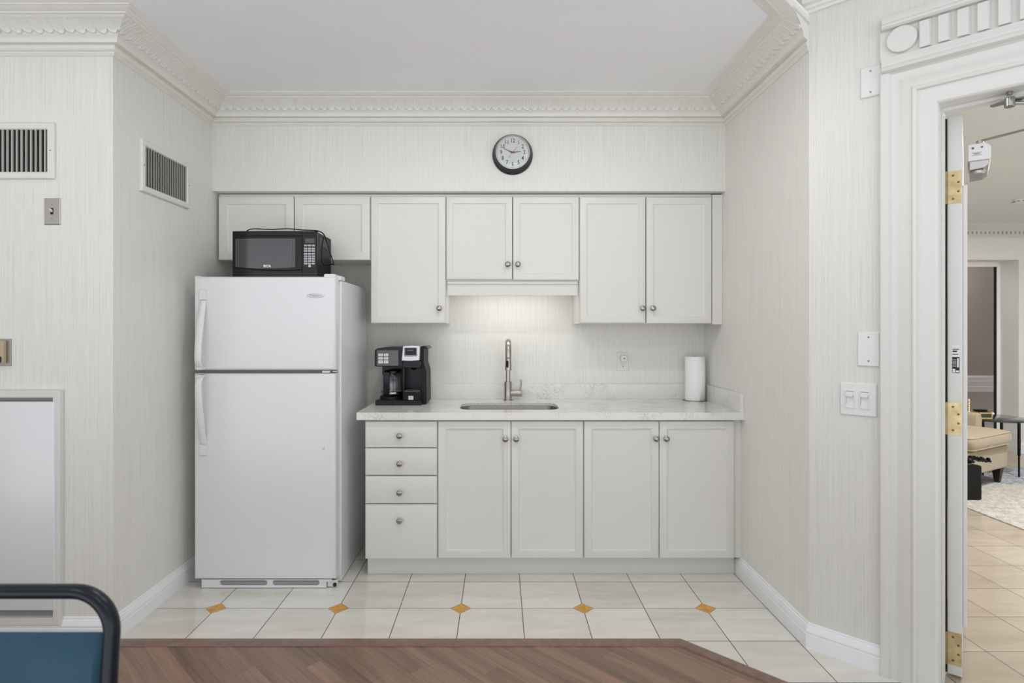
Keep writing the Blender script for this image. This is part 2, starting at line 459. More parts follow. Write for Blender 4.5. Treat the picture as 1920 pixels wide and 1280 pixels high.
# ------------------------------------------------------------------ crown moulding
ZK = 2.583
crown_path = [(-3.6, YF), (XL, YF), (XL, YSO), (XR, YSO), (XR, CY)]
prof = [(0, ZK), (.006, ZK), (.009, ZK + .004), (.016, ZK + .008), (.016, ZK + .012), (.012, ZK + .0145), (.020, ZK + .018), (.026, ZK + .024), (.026, ZK + .029), (.019, ZK + .033), (.019, ZK + .041), (.046, ZK + .0415),
        (.050, ZK + .056), (.056, ZK + .062), (.062, ZK + .066)]
cove = []
for i in range(29):
    v = i / 28.; a = v * PI / 2 * .9
    cove.append((.062 + .083 * (1 - math.cos(a)) / (1 - math.cos(PI / 2 * .9)) * .45 + .083 * v * .55, ZK + .066 + .047 * (math.sin(a) / math.sin(PI / 2 * .9) * .5 + .5 * v)))
prof2 = cove + [(.147, ZK + .112), (.151, ZK + .1085), (.156, ZK + .110), (.158, ZK + .114), (.178, ZK + .1165), (.182, ZK + .119), (.186, ZK + .1185), (.190, ZK + .122), (.198, ZK + .1235), (.199, ZK + .1269), (0, ZK + .1269)]
m = MB(); P_, M_ = sweep(m, crown_path, prof + cove + [(.147, ZK + .1269), (0, ZK + .1269)], end1=(-1, -1))
crown = struct('trim_3', m, M_crown)
# acanthus leaf relief on the cove
def leaf_h(u, v):
    pitch = .0455
    k = u / pitch + .05 * math.sin(v * PI)
    c = math.floor(k); x = (k - c) * 2 - 1                          # -1..1 across one leaf
    odd = c % 2
    edge = .02 + .03 * odd + .20 * abs(x) ** 2.6                    # scalloped lower lip
    t = max(0, min(1, (v - edge) / .09)); lip = t * t * (3 - 2 * t)
    roll = math.exp(-((v - edge - .10) / .07) ** 2) * (1 - .7 * abs(x) ** 2)
    vein = .5 + .5 * math.cos((x + .35 * (v - .5) * (1 if odd else -1)) * 7.0)
    split = math.exp(-((abs(x) - 1) / .16) ** 2) * min(1, (1 - v) * 3)
    knob = math.exp(-(((v - .60) / .05) ** 2 + ((abs(x) - .85) / .16) ** 2)) * odd
    scroll = math.exp(-(((v - .86) / .05) ** 2)) * (.5 + .5 * math.cos(x * 3.1416 * 2))
    h = lip * (.0042 + .0034 * roll + .0022 * vein * (1 - .5 * v) - .0026 * split) + .0010 * knob + .0022 * scroll
    return h * min(1, (1 - v) * 10 + .1)
m = MB()
nv = len(cove)
for i in range(len(P_) - 1):
    A, B = P_[i], P_[i + 1]; MA, MBv = M_[i], M_[i + 1]
    D = (B - A).normalized(); N = Vector((D.y, -D.x)); Ls = (B - A).length
    if i == 0: A = Vector((-2.9, YF)); Ls = (B - A).length
    nu = int(Ls / .0024); rows = []
    for a in range(nu + 1):
        t = a / nu; row = []
        for b in range(nv):
            p, z = cove[b]
            q = (A + MA * p) * (1 - t) + (B + MBv * p) * t
            u = q.dot(D)
            hgt = leaf_h(u, b / (nv - 1.)) + .0006
            ang = b / (nv - 1.); nx, nz = .62 + .1 * (1 - ang), -.72
            pp_ = p + nx * hgt; q = (A + MA * pp_) * (1 - t) + (B + MBv * pp_) * t; row.append((q.x, q.y, z + nz * hgt))
        rows.append(row)
    m.grid(rows)
ac = obj('leaf_relief', m, M_crown, crown)
# top member, which turns and runs on along the bulkhead
m = MB(); top = prof2[len(cove):-1] + [(.135, ZK + .1269), (.135, ZK + .112)]
sweep(m, crown_path[:-1] + [(XR, CY - .136), (.386, 1.442), (-3.6, 1.442)], top)
struct('trim_4', m, M_crown)
# main room cornice (two stacked steps)
m = MB(); z1 = 2.742
sweep(m, [(XR, CY + .10), (CX, CY), dw(2.6, 0)],
      [(0, z1), (.012, z1), (.014, z1 + .012), (.022, z1 + .016), (.024, z1 + .028), (.036, z1 + .036), (.04, z1 + .05), (.042, z1 + .09), (.055, z1 + .095), (.058, z1 + .11), (.07, z1 + .12), (.075, z1 + .135), (.12, z1 + .19), (.16, z1 + .2), (.16, ZM), (0, ZM)])
struct('trim_5', m, M_crown)

# ------------------------------------------------------------------ baseboards
bp = [(0, 0), (.017, 0), (.017, .060), (.013, .063), (.013, .067), (.017, .070), (.0165, .078), (.011, .086), (.010, .093), (.006, .096), (.005, .105), (0, .107)]
m = MB(); sweep(m, [(-3.6, YF), (XL, YF), (XL, YB)], bp); struct('baseboard_left', m, M_base)
m = MB(); sweep(m, [(XR, 3.30), (CX, CY), dw(.268, 0)], bp); struct('baseboard_right', m, M_base)

# ------------------------------------------------------------------ door casing, entablature, jamb
cp = [(0, 0), (0, .028), (.004, .032), (.018, .033), (.030, .030), (.036, .020), (.046, .017), (.062, .018), (.072, .025), (.104, .026), (.108, .034), (.114, .036), (.120, .033), (.123, .022), (.128, .020), (.178, .019), (.183, .015), (.185, .010), (.185, 0)]
T6 = Thing('trim_6', None, None, (CX, CY, 0), DG, local=True, kind='structure')
m = MB(); R = []
for s0, sg in ((JS - .185, 1),):
    x0, x1, zt = JS - .185, JS + JW + .185, ZD + .185
    pts = lambda w: [(x0 + w, 0), (x0 + w, zt - w), (x1 - w, zt - w), (x1 - w, 0)]
    for k in range(4): R.append([(pts(w)[k][0], -o, pts(w)[k][1]) for w, o in cp])
m.rings(R)
T6.part('door_casing', m, M_trim)
m = MB()
def hmould(m, x0, x1, pr, dz=0):
    m.rings([[(x0 + o * .3, -o, z + dz) for o, z in pr], [(x1 - o * .3, -o, z + dz) for o, z in pr]])
ex0, ex1 = JS - .190, JS + JW + .185
hmould(m, ex0, ex1, [(0, 2.398), (.036, 2.398), (.050, 2.404), (.054, 2.414), (.058, 2.418), (.058, 2.426), (.048, 2.430), (.047, 2.436), (.043, 2.438), (.042, 2.444), (.036, 2.447), (.035, 2.455), (0, 2.455)], -.012)
m2 = MB(); m2.box(ex0 + .005, ex1, -.022, 0, 2.443, 2.558)
hmould(m2, ex0, ex1, [(.0, 2.450), (.030, 2.450), (.030, 2.462), (.022, 2.464), (0, 2.464)], -.014)
m3 = MB()
hmould(m3, ex0, ex1, [(0, 2.590), (.044, 2.590), (.052, 2.596), (.054, 2.604), (.058, 2.607), (.058, 2.614), (.050, 2.617), (.050, 2.622), (.044, 2.625), (.044, 2.630), (.038, 2.632), (.036, 2.640), (0, 2.640)], -.034)
T6.part('lower_cornice', m, M_trim); T6.part('frieze', m2, M_trim); T6.part('upper_cornice', m3, M_trim)
def s_of(x):
    r = (x - PX) / F; return (CY * r - CX) / (1 + r) / q2
m = MB(); m.lathe([(.051, 0), (.051, -.014), (.048, -.018)], (.343, -.022, 2.505), 'y', 40)
T6.part('rosette', m, M_trim)
k = 0; s = .401
while s < ex1 - .14:
    m = MB(); m.rings([[(s, -.022, 2.450), (s, -.040, 2.450), (s + .030, -.040, 2.450), (s + .038, -.022, 2.450)], [(s, -.022, 2.556), (s, -.040, 2.549), (s + .030, -.040, 2.549), (s + .038, -.022, 2.556)]])
    T6.part('flute_block', m, M_trim); s += .0572
m = MB()
m.box(JS - .012, JS, 0, DT, 0, ZD + .012); m.box(JS + JW, JS + JW + .012, 0, DT, 0, ZD + .012); m.box(JS - .012, JS + JW + .012, 0.0005, DT, ZD, ZD + .012)
m.box(JS, JS + .006, .06, .105, 0, ZD); m.box(JS + JW - .012, JS + JW, .06, .105, 0, ZD); m.box(JS, JS + JW, .0605, .1045, ZD - .014, ZD)
T6.part('door_jamb', m, M_trim, bevel=.001)
m = MB(); m.box(JS + .0005, JS + .006, DT - .006, DT - .0005, .02, ZD - .02); T6.part('gap_shade', m, M_gap, label='dark strip painted in for the shade of the door gap')  # dark strip stands in for the shaded gap between jamb and leaf

# door leaf, standing open into the hall
la = math.atan2(-.6247, .7809)
ax, ay = dw(JS + .0062, DT + .003)
DR = Thing('door_1', None, None, (ax, ay, 0), la, local=True, kind='structure')
LZ = ZD - .012
m = MB(); m.box(0, .047, 0, .88, .012, LZ); leaf = DR.part('door_leaf', m, M_trim, bevel=.0015)
m = MB(); m.box(.047, .0615, 0.004, .876, .206, 1.944); DR.part('applied_panel', m, M_trim, bevel=.003)
for zc in (fz(350, 2.30), fz(785, 2.30), fz(1218, 2.30)):
    m = MB(); m.rrect(.021, zc, .047, .128, .002, -.002, .0005)
    m.lathe([(.006, -.064), (.006, .064)], (-.004, -.003, zc), 'z', 12)
    hg = DR.part('hinge', m, M_brass, leaf, label='brass hinge')
    for dx, dz in ((-.004, .046), (.013, .018), (.013, -.018), (-.004, -.046)):
        m = MB(); m.lathe([(.0045, 0), (.004, -.0012)], (.021 + dx, -.002, zc + dz), 'y', 10)
        m.box(.021 + dx - .003, .021 + dx + .003, -.0036, -.0031, zc + dz - .0006, zc + dz + .0006)
        # screw sits in the hinge plate; third level is the deepest allowed, so it belongs to the leaf
        sc = DR.part('screw', m, M_screw, leaf)
m = MB(); lz0, lz1 = fz(700, 2.3), fz(647, 2.3)
m.box(.014, .038, -.0006, .0002, lz0, lz1); m.cur = 1
m.box(.0145, .0375, -.0009, -.0006, lz0 + .002, lz0 + .065)
m.cur = 0; m.box(.030, .0355, -.0012, -.0009, lz0 + .024, lz0 + .06); m.box(.016, .024, -.0012, -.0009, lz0 + .004, lz0 + .018); m.box(.026, .036, -.0012, -.0009, lz0 + .005, lz0 + .012)
for i in range(6): m.box(.0165, .0275, -.0012, -.0009, lz0 + .028 + i * .005, lz0 + .0295 + i * .005)
m.cur = 1
for i, (a, b) in enumerate(((.016, .034), (.016, .03), (.016, .036))): m.box(a, b, -.0009, -.0006, lz0 + .074 + i * .010, lz0 + .077 + i * .010 + (.003 if i == 1 else 0))
DR.part('rating_label', m, [M_white, M_ink], leaf, label='black and white fire rating sticker')
# door closer
m = MB(); m.prism([(.0625, 2.112), (.118, 2.112), (.132, 2.098), (.134, 2.052), (.126, 2.044), (.0625, 2.044)], .055, .30, 'y'); body = DR.part('closer_body', m, M_white, bevel=.004, label='white door closer body')
m = MB(); m.prism([(.067, 2.044), (.130, 2.044), (.128, 2.026), (.112, 2.012), (.067, 2.008)], .057, .298, 'y')
m.lathe([(.02, -.016), (.023, -.012), (.023, 0)], (.094, .085, 2.010), 'z', 20); DR.part('closer_cover', m, M_plate_steel, body, bevel=.003)
m = MB()
for dx, r in ((.016, .0045), (.044, .0035)):
    m.lathe([(r, 0), (r, -.002), (r * .5, -.002), (r * .5, -.0005)], (.0625 + dx, .055, 2.094), 'y', 16)
m.box(.074, .106, .0542, .055, 2.064, 2.0655); m.box(.074, .106, .0542, .055, 2.0745, 2.076); m.box(.082, .1, .0542, .055, 2.069, 2.0715)
DR.part('closer_screw', m, M_panelgrey, body)
# arm endpoints in the leaf frame
def to_leaf(wx, wy):
    v = Vector((wx - ax, wy - ay)); c, s = math.cos(la), math.sin(la)
    return (v.x * c + v.y * s, -v.x * s + v.y * c)
br = dw(.655, .035); elbow = dw(.93, -.02 + .26)
e2 = to_leaf(*elbow)
m = MB(); m.lathe([(.012, 0), (.012, .018)], (.1, .1, 2.112), 'z', 16)
m.tube([(.1, .1, 2.124), (.106, .108, 2.132), ((.1 + e2[0]) / 2, (.1 + e2[1]) / 2, 2.145), (e2[0], e2[1], 2.165)], .009, 10, .005)
DR.part('closer_arm', m, M_plate_steel)
b2 = to_leaf(*br)
m = MB(); m.lathe([(.011, -.012), (.011, .02)], (e2[0], e2[1], 2.165), 'z', 14)
m.tube([(e2[0], e2[1], 2.175), (b2[0], b2[1], 2.19)], .007, 12)
DR.part('closer_forearm', m, M_chrome)
BRK = m = MB()
for sx in (-1, 1): pass
m.prism([(.598, .06), (.605, .075), (.69, .058), (.70, .012), (.672, .008)], 2.197, 2.203)
m.lathe([(.0145, -.03), (.016, -.028), (.016, 0), (.012, .004)], (.655, .035, 2.205), 'z', 20)
m.lathe([(.009, 0), (.009, .012)], (.655, .035, 2.219), 'z', 12)
T6.part('closer_bracket', m, M_chrome, label='steel closer bracket')

# ------------------------------------------------------------------ refrigerator
fd = 3.10
FX0, FX1 = fx(363, fd), fx(629, fd)
FR = Thing('refrigerator', 'white top-freezer refrigerator standing left of the base cabinets', 'refrigerator', ((FX0 + FX1) / 2, 3.43, 0))
bx1 = fx(632.5, fd); bx0 = FX0 + .004
m = MB(); m.box(bx0, bx1, fd + .075, 3.775, .007, 1.640); FR.part('cabinet_shell', m, M_fridge_side, bevel=.004)
m = MB(); m.box(bx0 + .008, FX1 - .008, fd + .062, fd + .076, .075, 1.645); FR.part('door_gasket', m, M_grey)
def fdoor(z0, z1):
    m = MB(); m.plate(FX0, FX1, z0, z1, [(0, fd + .02), (.001, fd + .012), (.004, fd + .005), (.010, fd + .001), (.016, fd)], back=fd + .062); return m
zs1, zs0 = fz(518, fd), fz(694, fd); zl1, zl0 = fz(700, fd), fz(1086.5, fd)
fz_d = FR.part('freezer_door', fdoor(zs0, zs1), M_fridge); fr_d = FR.part('refrigerator_door', fdoor(zl0, zl1), M_fridge)
def handle(xc, za, zb, flip, parent):
    """bar that bows out of the door: cap end at za, free end at zb"""
    R = []; n = 16
    for i in range(n + 1):
        t = i / n; z = za + (zb - za) * t
        d = .058 * math.sin(min(1, t * 1.15) * PI / 2) if t < .87 else .058 * math.cos((t - .87) / .13 * PI / 2 * .8)
        w = .016 + .003 * math.sin(t * PI); th = .011
        y = fd - d
        R.append([(xc + w * math.cos(a) * (1 if abs(math.cos(a)) > .1 else 1), y - th * math.sin(a) * .9, z) for a in [2 * PI * k / 14 for k in range(14)]])
    m = MB(); m.rings(R)
    zt = zb; m.box(xc - .013, xc + .013, fd - .045, fd, min(zt, zt + (za - zt) * .03), max(zt, zt + (za - zt) * .03))
    FR.part('handle', m, M_white, parent)
    m = MB(); s = 1 if za > zb else -1
    zc0, zc1 = sorted((za + s * .001, za + s * .058))
    m.plate(xc - .0185, xc + .0185, zc0, zc1, [(0, fd - .006), (.003, fd - .012)], back=fd + .001)
    FR.part('handle_mount', m, M_white, parent)
hx = fx(381.5, fd)
handle(hx, fz(563, fd), fz(692, fd), False, fz_d)
handle(hx + .002, fz(832, fd), fz(702, fd), True, fr_d)
m = MB(); m.lathe([(.047, .0), (.047, -.002), (.043, -.003)], (fx(592, fd), fd, fz(554, fd)), 'y', 40, sy=.25)
bd = FR.part('badge', m, mat('badge', (200, 200, 203), .25, .3), fz_d, label='small silver oval badge')
m = MB(); text_mb(m, 'Frigidaire', fx(592, fd), fz(554, fd), fd - .0032, .017, .0003); FR.part('badge_lettering', m, mat('badge print', (150, 150, 154), .4), fz_d)
m = MB(); m.lathe([(.006, 0), (.005, -.003), (.001, -.004)], (fx(607, fd), fd, fz(840, fd)), 'y', 12); FR.part('door_plug', m, M_silver, fr_d)
m = MB(); gy = fd + .003; gx0, gx1, gz0, gz1 = fx(378, gy), fx(612, gy), .0035, zl0 - .001
def slot_rect(xa, xb): return (xa, xb, gz0 + .018, gz1 - .006)
sl = [(fx(412, gy), fx(501, gy)), (fx(511, gy), fx(599, gy))]
gA, gB = gz0 + .013, gz1 - .002
m.box(gx0, gx1, gy, gy + .02, gz0, gA); m.box(gx0, gx1, gy, gy + .02, gB, gz1)
m.box(gx0, sl[0][0], gy, gy + .02, gA, gB); m.box(sl[0][1], sl[1][0], gy, gy + .02, gA, gB); m.box(sl[1][1], gx1, gy, gy + .02, gA, gB)
zh = (gz1 - .002) - (gz0 + .013)
for a, b in sl:
    for ex, sg in ((a, 1), (b, -1)):      # rounded slot ends
        for up in (0, 1):
            z_e = gz1 - .002 if up else gz0 + .013; sgz = -1 if up else 1; r = zh * .48
            poly = [(ex, z_e)] + [(ex + sg * r * (1 - math.cos(t)), z_e + sgz * r * (1 - math.sin(t))) for t in [i * PI / 2 / 5 for i in range(6)]]
            m.prism(poly, gy + .0002, gy + .012, 'y')
    for i in range(4):
        zz = gz0 + .013 + zh * (i + 1) / 5; m.box(a, b, gy + .003, gy + .009, zz - .0006, zz + .0006)
FR.part('base_grille', m, M_fridge)
m = MB(); m.box(gx0 + .004, FX1 - .004, gy + .0205, gy + .028, .008, gz1); FR.part('grille_backing', m, M_gap)  # dark sheet painted in for the shade behind the slots
m = MB(); m.box(fx(613, gy), bx1 - .004, gy + .01, gy + .03, .004, gz1 - .006); m.box(fx(606, gy), fx(622, gy), gy - .008, gy + .01, gz1 - .008, gz1 + .002)
FR.part('bottom_hinge', m, M_offw, bevel=.001)
m = MB(); m.lathe([(.010, .0), (.010, -.006)], (fx(627, gy), gy + .01, .017), 'y', 14); FR.part('hinge_bolt', m, M_ink)
for xx in (bx0 + .05, bx1 - .05):
    for yy in (fd + .12, 3.70):
        m = MB(); m.lathe([(.018, 0), (.016, .007)], (xx, yy, 0), 'z', 14); FR.part('foot', m, M_blackm)
m = MB(); m.rrect(fx(621, fd + .05), zs1 + .006, .062, .018, .008, fd + .02, fd + .11, 5, .002); m.box(fx(630, fd + .05), bx1 + .003, fd + .06, fd + .14, 1.641, 1.664)
FR.part('top_hinge_cover', m, M_white, bevel=.001)
m = MB(); m.lathe([(.018, 0), (.016, .004)], (fx(371, fd + .03), fd + .035, zs1), 'z', 16); FR.part('door_cap', m, M_white, fz_d)
m = MB(); m.box(fx(606, fd + .03), fx(620, fd + .03), fd + .012, fd + .05, zs0 - .014, zs0 - .003); m.box(fx(620, fd), fx(628, fd), fd + .03, fd + .06, zs0 - .012, zs0 - .006)
FR.part('middle_hinge', m, M_offw, bevel=.001)

# ------------------------------------------------------------------ microwave on top of the fridge
mw = 3.166; mz0 = 1.6415
ML, MR = fx(434.5, mw), fx(593.7, mw)
MT = fz(432.5, mw)
MI = Thing('microwave', 'black countertop microwave standing on top of the refrigerator', 'microwave', ((ML + MR) / 2, 3.29, mz0))
feet_z = 1.6405
m = MB(); m.box(ML + .004, MR - .002, mw + .026, 3.446, mz0 + .012, MT - .003); shell = MI.part('housing', m, M_blackm, bevel=.004)
# bowed front: door and control panel
split = fx(566, mw)
def bowed(x0, x1, za, zb, prof_fn, y_back, n=14):
    R = []
    for i in range(n + 1):
        x = x0 + (x1 - x0) * i / n; y = prof_fn(x)
        R.append([(x, y_back, za), (x, y + .004, za), (x, y, za + .004), (x, y, zb - .004), (x, y + .004, zb), (x, y_back, zb)])
    m = MB(); m.rings(R); return m
bow = lambda x: mw + .010 - .010 * math.cos((x - (ML + MR) / 2) / (MR - ML) * PI) ** 1.0
d_ = MI.part('door', bowed(ML, split - .001, mz0 + .012, MT, bow, mw + .026), M_black)
cp_ = MI.part('control_panel', bowed(split + .001, MR, mz0 + .012, MT, bow, mw + .026, 6), M_black)
# smile shaped ridge and top ridge
m = MB(); zr = fz(504, mw)
m.tube([(ML + (split - ML) * i / 20, bow(ML + (split - ML) * i / 20) - .001, fz(499.5, mw) - .022 * math.sin(min(1, i / 20 * .98 + .02) * PI * .72) ** 1.0) for i in range(21)], .0028, 8)
m.tube([(ML + .003 + (split - ML - .006) * i / 12, bow(ML + (split - ML) * i / 12) - .0005, fz(442, mw)) for i in range(13)], .0018, 8)
MI.part('door_ridge', m, M_black, d_)
wx0, wx1, wz0, wz1 = fx(441, mw), fx(553.5, mw), fz(501, mw), fz(447, mw)
R = []
m = MB(); n = 16
for i in range(n + 1):
    x = wx0 + (wx1 - wx0) * i / n; y = bow(x) - .0016
    zb = wz0 - .006 * math.sin(i / n * PI)
    R.append([(x, y, zb + (wz1 - zb) * k / 4) for k in range(5)])
m.grid(R); MI.part('window', m, M_screen, d_)
M_bez = mat('gloss grey bezel', (96, 96, 98), .15)
for xx, rr in ((fx(546.5, mw), .0028), (fx(552.8, mw), .0018), (fx(441.5, mw), .0016), (fx(446.5, mw), .0012)):
    m = MB(); m.tube([(xx, bow(xx) - .003, wz0 + .002), (xx, bow(xx) - .003, wz1 - .001)], rr, 8)
    MI.part('window_rib', m, M_bez, d_)
m = MB(); text_mb(m, 'RCA', fx(501.5, mw), fz(499, mw), mw - .004, .0175, .0006, 1.15, .001); MI.part('logo', m, M_white, d_, label='white brand lettering')
m = MB(); m.box(fx(568.5, mw), fx(592.5, mw), bow(MR) - .0015 - .003, mw + .009, fz(501, mw), fz(444.5, mw)); MI.part('keypad_panel', m, mat('charcoal keypad', (38, 38, 40), .35, 0, Specular_IOR_Level=.3), cp_)
m = MB(); m.box(fx(572, mw), fx(589, mw), bow(MR) - .0052, bow(MR) - .004, fz(455, mw), fz(447, mw)); MI.part('display', m, mat('display glass', (70, 70, 72), .1), cp_)
rowsy = (460, 465.7, 470.2, 475.4, 480.2, 484.7, 489.2, 493.8)
for ry in rowsy:
    for cxp in (572.6, 579.8, 586.9):
        m = MB(); zc = fz(ry, mw)
        m.rrect(fx(cxp, mw), zc, .0165, .0088, .0015, bow(MR) - .0062, bow(MR) - .004, 2)
        m.cur = 1; m.box(fx(cxp, mw) - .0045, fx(cxp, mw) + .0045, bow(MR) - .0066, bow(MR) - .0062, zc - .0012, zc + .0012)
        MI.part('button', m, [mat('button print', (188, 188, 190), .5) if ry == 460 and cxp < 573 else bpy.data.materials['button print'], M_panelgrey], cp_)
m = MB(); m.lathe([(.0078, 0), (.0074, -.002)], (fx(580, mw), bow(MR) - .004, fz(498.3, mw)), 'y', 16); MI.part('start_button', m, bpy.data.materials['button print'], cp_)
for xx in (ML + .05, MR - .05):
    for yy in (mw + .06, 3.39):
        m = MB(); m.lathe([(.011, 0), (.012, .0125)], (xx, yy, feet_z), 'z', 12); MI.part('foot', m, M_blackm)
m = MB()
for i in range(9): m.box(MR - .0025, MR - .0008, 3.23 + i * .018, 3.238 + i * .018, 1.84, 1.885)
MI.part('side_vent', m, M_panelgrey)
# power cord lying over the top and looping down the right side
def smooth(pts, n=8):
    P = [Vector(p) for p in pts]; out = []
    for i in range(len(P) - 1):
        p0 = P[max(i - 1, 0)]; p1 = P[i]; p2 = P[i + 1]; p3 = P[min(i + 2, len(P) - 1)]
        for k in range(n):
            t = k / n
            out.append(.5 * ((2 * p1) + (-p0 + p2) * t + (2 * p0 - 5 * p1 + 4 * p2 - p3) * t * t + (-p0 + 3 * p1 - 3 * p2 + p3) * t ** 3))
    out.append(P[-1]); return out
zt_ = MT + .001
cd_pts = [(fx(458, 3.24), 3.25, MT + .002), (fx(466, 3.24), 3.24, fz(431, 3.24)), (fx(476, 3.24), 3.24, fz(429, 3.24)), (fx(490, 3.24), 3.24, fz(429.3, 3.24)), (fx(512, 3.24), 3.24, fz(430, 3.24)), (fx(540, 3.24), 3.24, fz(428.8, 3.24)), (fx(568, 3.24), 3.23, fz(431, 3.23)), (fx(594, 3.22), 3.22, fz(432.5, 3.22)),
          (fx(606, 3.2), 3.20, fz(438, 3.2)), (fx(612, 3.18), 3.18, fz(451, 3.18)), (fx(619, 3.17), 3.17, fz(474, 3.17)), (fx(626.5, 3.17), 3.17, fz(496, 3.17))]
m = MB(); m.tube(smooth(cd_pts, 6), .0032, 8)
m.tube(smooth([(fx(626.5, 3.17), 3.17, fz(496, 3.17)), (fx(621, 3.17), 3.18, fz(494.5, 3.17)), (fx(612, 3.18), 3.19, fz(497.5, 3.18)), (fx(605.5, 3.2), 3.2, fz(494, 3.2)), (fx(602.5, 3.2), 3.21, fz(482, 3.2)), (fx(604, 3.21), 3.21, fz(462, 3.21)), (fx(606.5, 3.22), 3.22, fz(445, 3.22))], 6), .0034, 8)
MI.part('power_cord', m, M_black)

# ------------------------------------------------------------------ cabinets
def knob(T, x, z, y, parent):
    m = MB()
    m.lathe([(.006, 0), (.0055, -.010), (.0075, -.013), (.0145, -.017), (.0168, -.022), (.0162, -.027), (.012, -.0305), (.005, -.032), (.001, -.0322)], (x, y, z), 'y', 24)
    a = random.uniform(.5, .8); c, s = math.cos(a), math.sin(a)
    for k in (-.35, .35):      # raised twisted bands
        m.tube([(x + c * t * .014 - s * k * .016, y - .0315 + .010 * (t * t) + .002 * abs(k), z + s * t * .014 + c * k * .016) for t in [-1 + i * .25 for i in range(9)]], .0015, 6)
    T.part('knob', m, M_chrome, parent, label='round satin nickel knob')

def shaker(T, name, x0, x1, z0, z1, y, kn=None, rail=.040, parent=None):
    m = MB(); m.plate(x0, x1, z0, z1, [(0, y + .004), (.0025, y + .0008), (.005, y), (rail, y), (rail + .0015, y + .0035), (rail + .010, y + .0078), (rail + .013, y + .0082)], back=y + .019)
    d = T.part(name, m, M_cab)
    if kn: knob(T, kn[0], kn[1], y, d)
    return d
def slab(T, name, x0, x1, z0, z1, y, kn):
    m = MB(); m.plate(x0, x1, z0, z1, [(0, y + .005), (.002, y + .0015), (.006, y)], back=y + .019)
    d = T.part(name, m, M_cab); knob(T, kn[0], kn[1], y, d); return d
def carcass(T, x0, x1, y0, y1, z0, z1, t=.016, front=None):
    """open box, sides, back, top and bottom"""
    m = MB(); m.box(x0, x0 + t, y0, y1, z0, z1); m.box(x1 - t, x1, y0, y1, z0, z1)
    m.box(x0 + t, x1 - t, y0, y1, z0, z0 + t); m.box(x0 + t, x1 - t, y0, y1, z1 - t, z1); m.box(x0 + t, x1 - t, y1 - .008, y1, z0 + t, z1 - t); m.box(x0 + t, x1 - t, y0 + .014, y0 + .02, z0 + t, z1 - t)
    return T.part('carcass', m, M_cab)

UD, UB = 3.51, 3.530      # upper door plane, carcass front
ztop = fz(364.5, UB)
X = lambda x: fx(x, UD)
Z = lambda y: fz(y, UD)
bk = YB - .001
T = Thing('wall_cabinet', 'short two-door white wall cabinet above the refrigerator', 'cabinet', (X(551), 3.68, Z(487)), group=None)
carcass(T, X(408.5), X(694), UB, bk, Z(487) + .001, ztop)
shaker(T, 'door', X(409.5), X(550.3), Z(487), Z(368), UD, rail=.046)
shaker(T, 'door', X(552), X(693), Z(487), Z(368), UD, rail=.046)
T = Thing('wall_cabinet', 'tall narrow single-door white wall cabinet right of the refrigerator', 'cabinet', (X(765), 3.68, Z(606)))
carcass(T, X(694.3), X(836), UB, bk, Z(606), ztop)
shaker(T, 'door', X(695.5), X(835), Z(605.5), Z(368.5), UD, (X(824), Z(578)))
T = Thing('wall_cabinet', 'short two-door white wall cabinet over the sink with a lit valance', 'cabinet', (X(961), 3.68, Z(552)))
carcass(T, X(836.3), X(1086), UB, bk, Z(526), ztop)
shaker(T, 'door', X(837), X(960.3), Z(523.5), Z(369), UD, (X(952), Z(496)), rail=.038)
shaker(T, 'door', X(962), X(1085.3), Z(524.5), Z(369), UD, (X(971), Z(496)), rail=.038)
m = MB(); m.box(X(837.5), X(1085), UB + .014, UB + .030, Z(552.5) - .002, Z(527)); T.part('valance', m, M_cab, bevel=.001)
m = MB(); m.box(X(838), X(1084.5), UB + .002, UB + .014, Z(531.5), Z(526.5)); T.part('light_rail', m, M_cab)
T = Thing('wall_cabinet', 'tall two-door white wall cabinet in the right corner', 'cabinet', (X(1211), 3.68, Z(606)))
carcass(T, X(1086.3), X(1336), UB, bk, Z(606.5), ztop)
shaker(T, 'door', X(1087.3), X(1210.4), Z(605.5), Z(369), UD, (X(1204), Z(578)))
shaker(T, 'door', X(1212.2), X(1334.5), Z(606), Z(369.5), UD, (X(1223), Z(578)))
m = MB(); m.box(X(1336.3), XR - .001, UD + .006, UB + .02, Z(608), ztop - .004); T.part('filler_strip', m, M_cab, bevel=.001)
# small under-cabinet lamp behind the valance
ulz = Z(526) - .024
T = Thing('under_cabinet_light', 'slim white light bar under the short cabinet over the sink', 'light', (X(961), 3.62, ulz))
m = MB(); m.box(X(868), X(1054), 3.605, 3.635, ulz + .004, Z(526)); T.part('light_housing', m, M_white, bevel=.002)
m = MB(); m.box(X(870), X(1052), 3.608, 3.632, ulz, ulz + .0038); T.part('light_lens', m, M_lamp)
la_ = bpy.data.lights.new('bar_lamp', 'AREA'); la_.shape = 'RECTANGLE'; la_.size = .6; la_.size_y = .03; la_.energy = UNDER_W; la_.color = (1, .985, .96)
lo = bpy.data.objects.new('bar_lamp', la_); COL.objects.link(lo); lo.location = (X(961), 3.62, ulz - .003); 

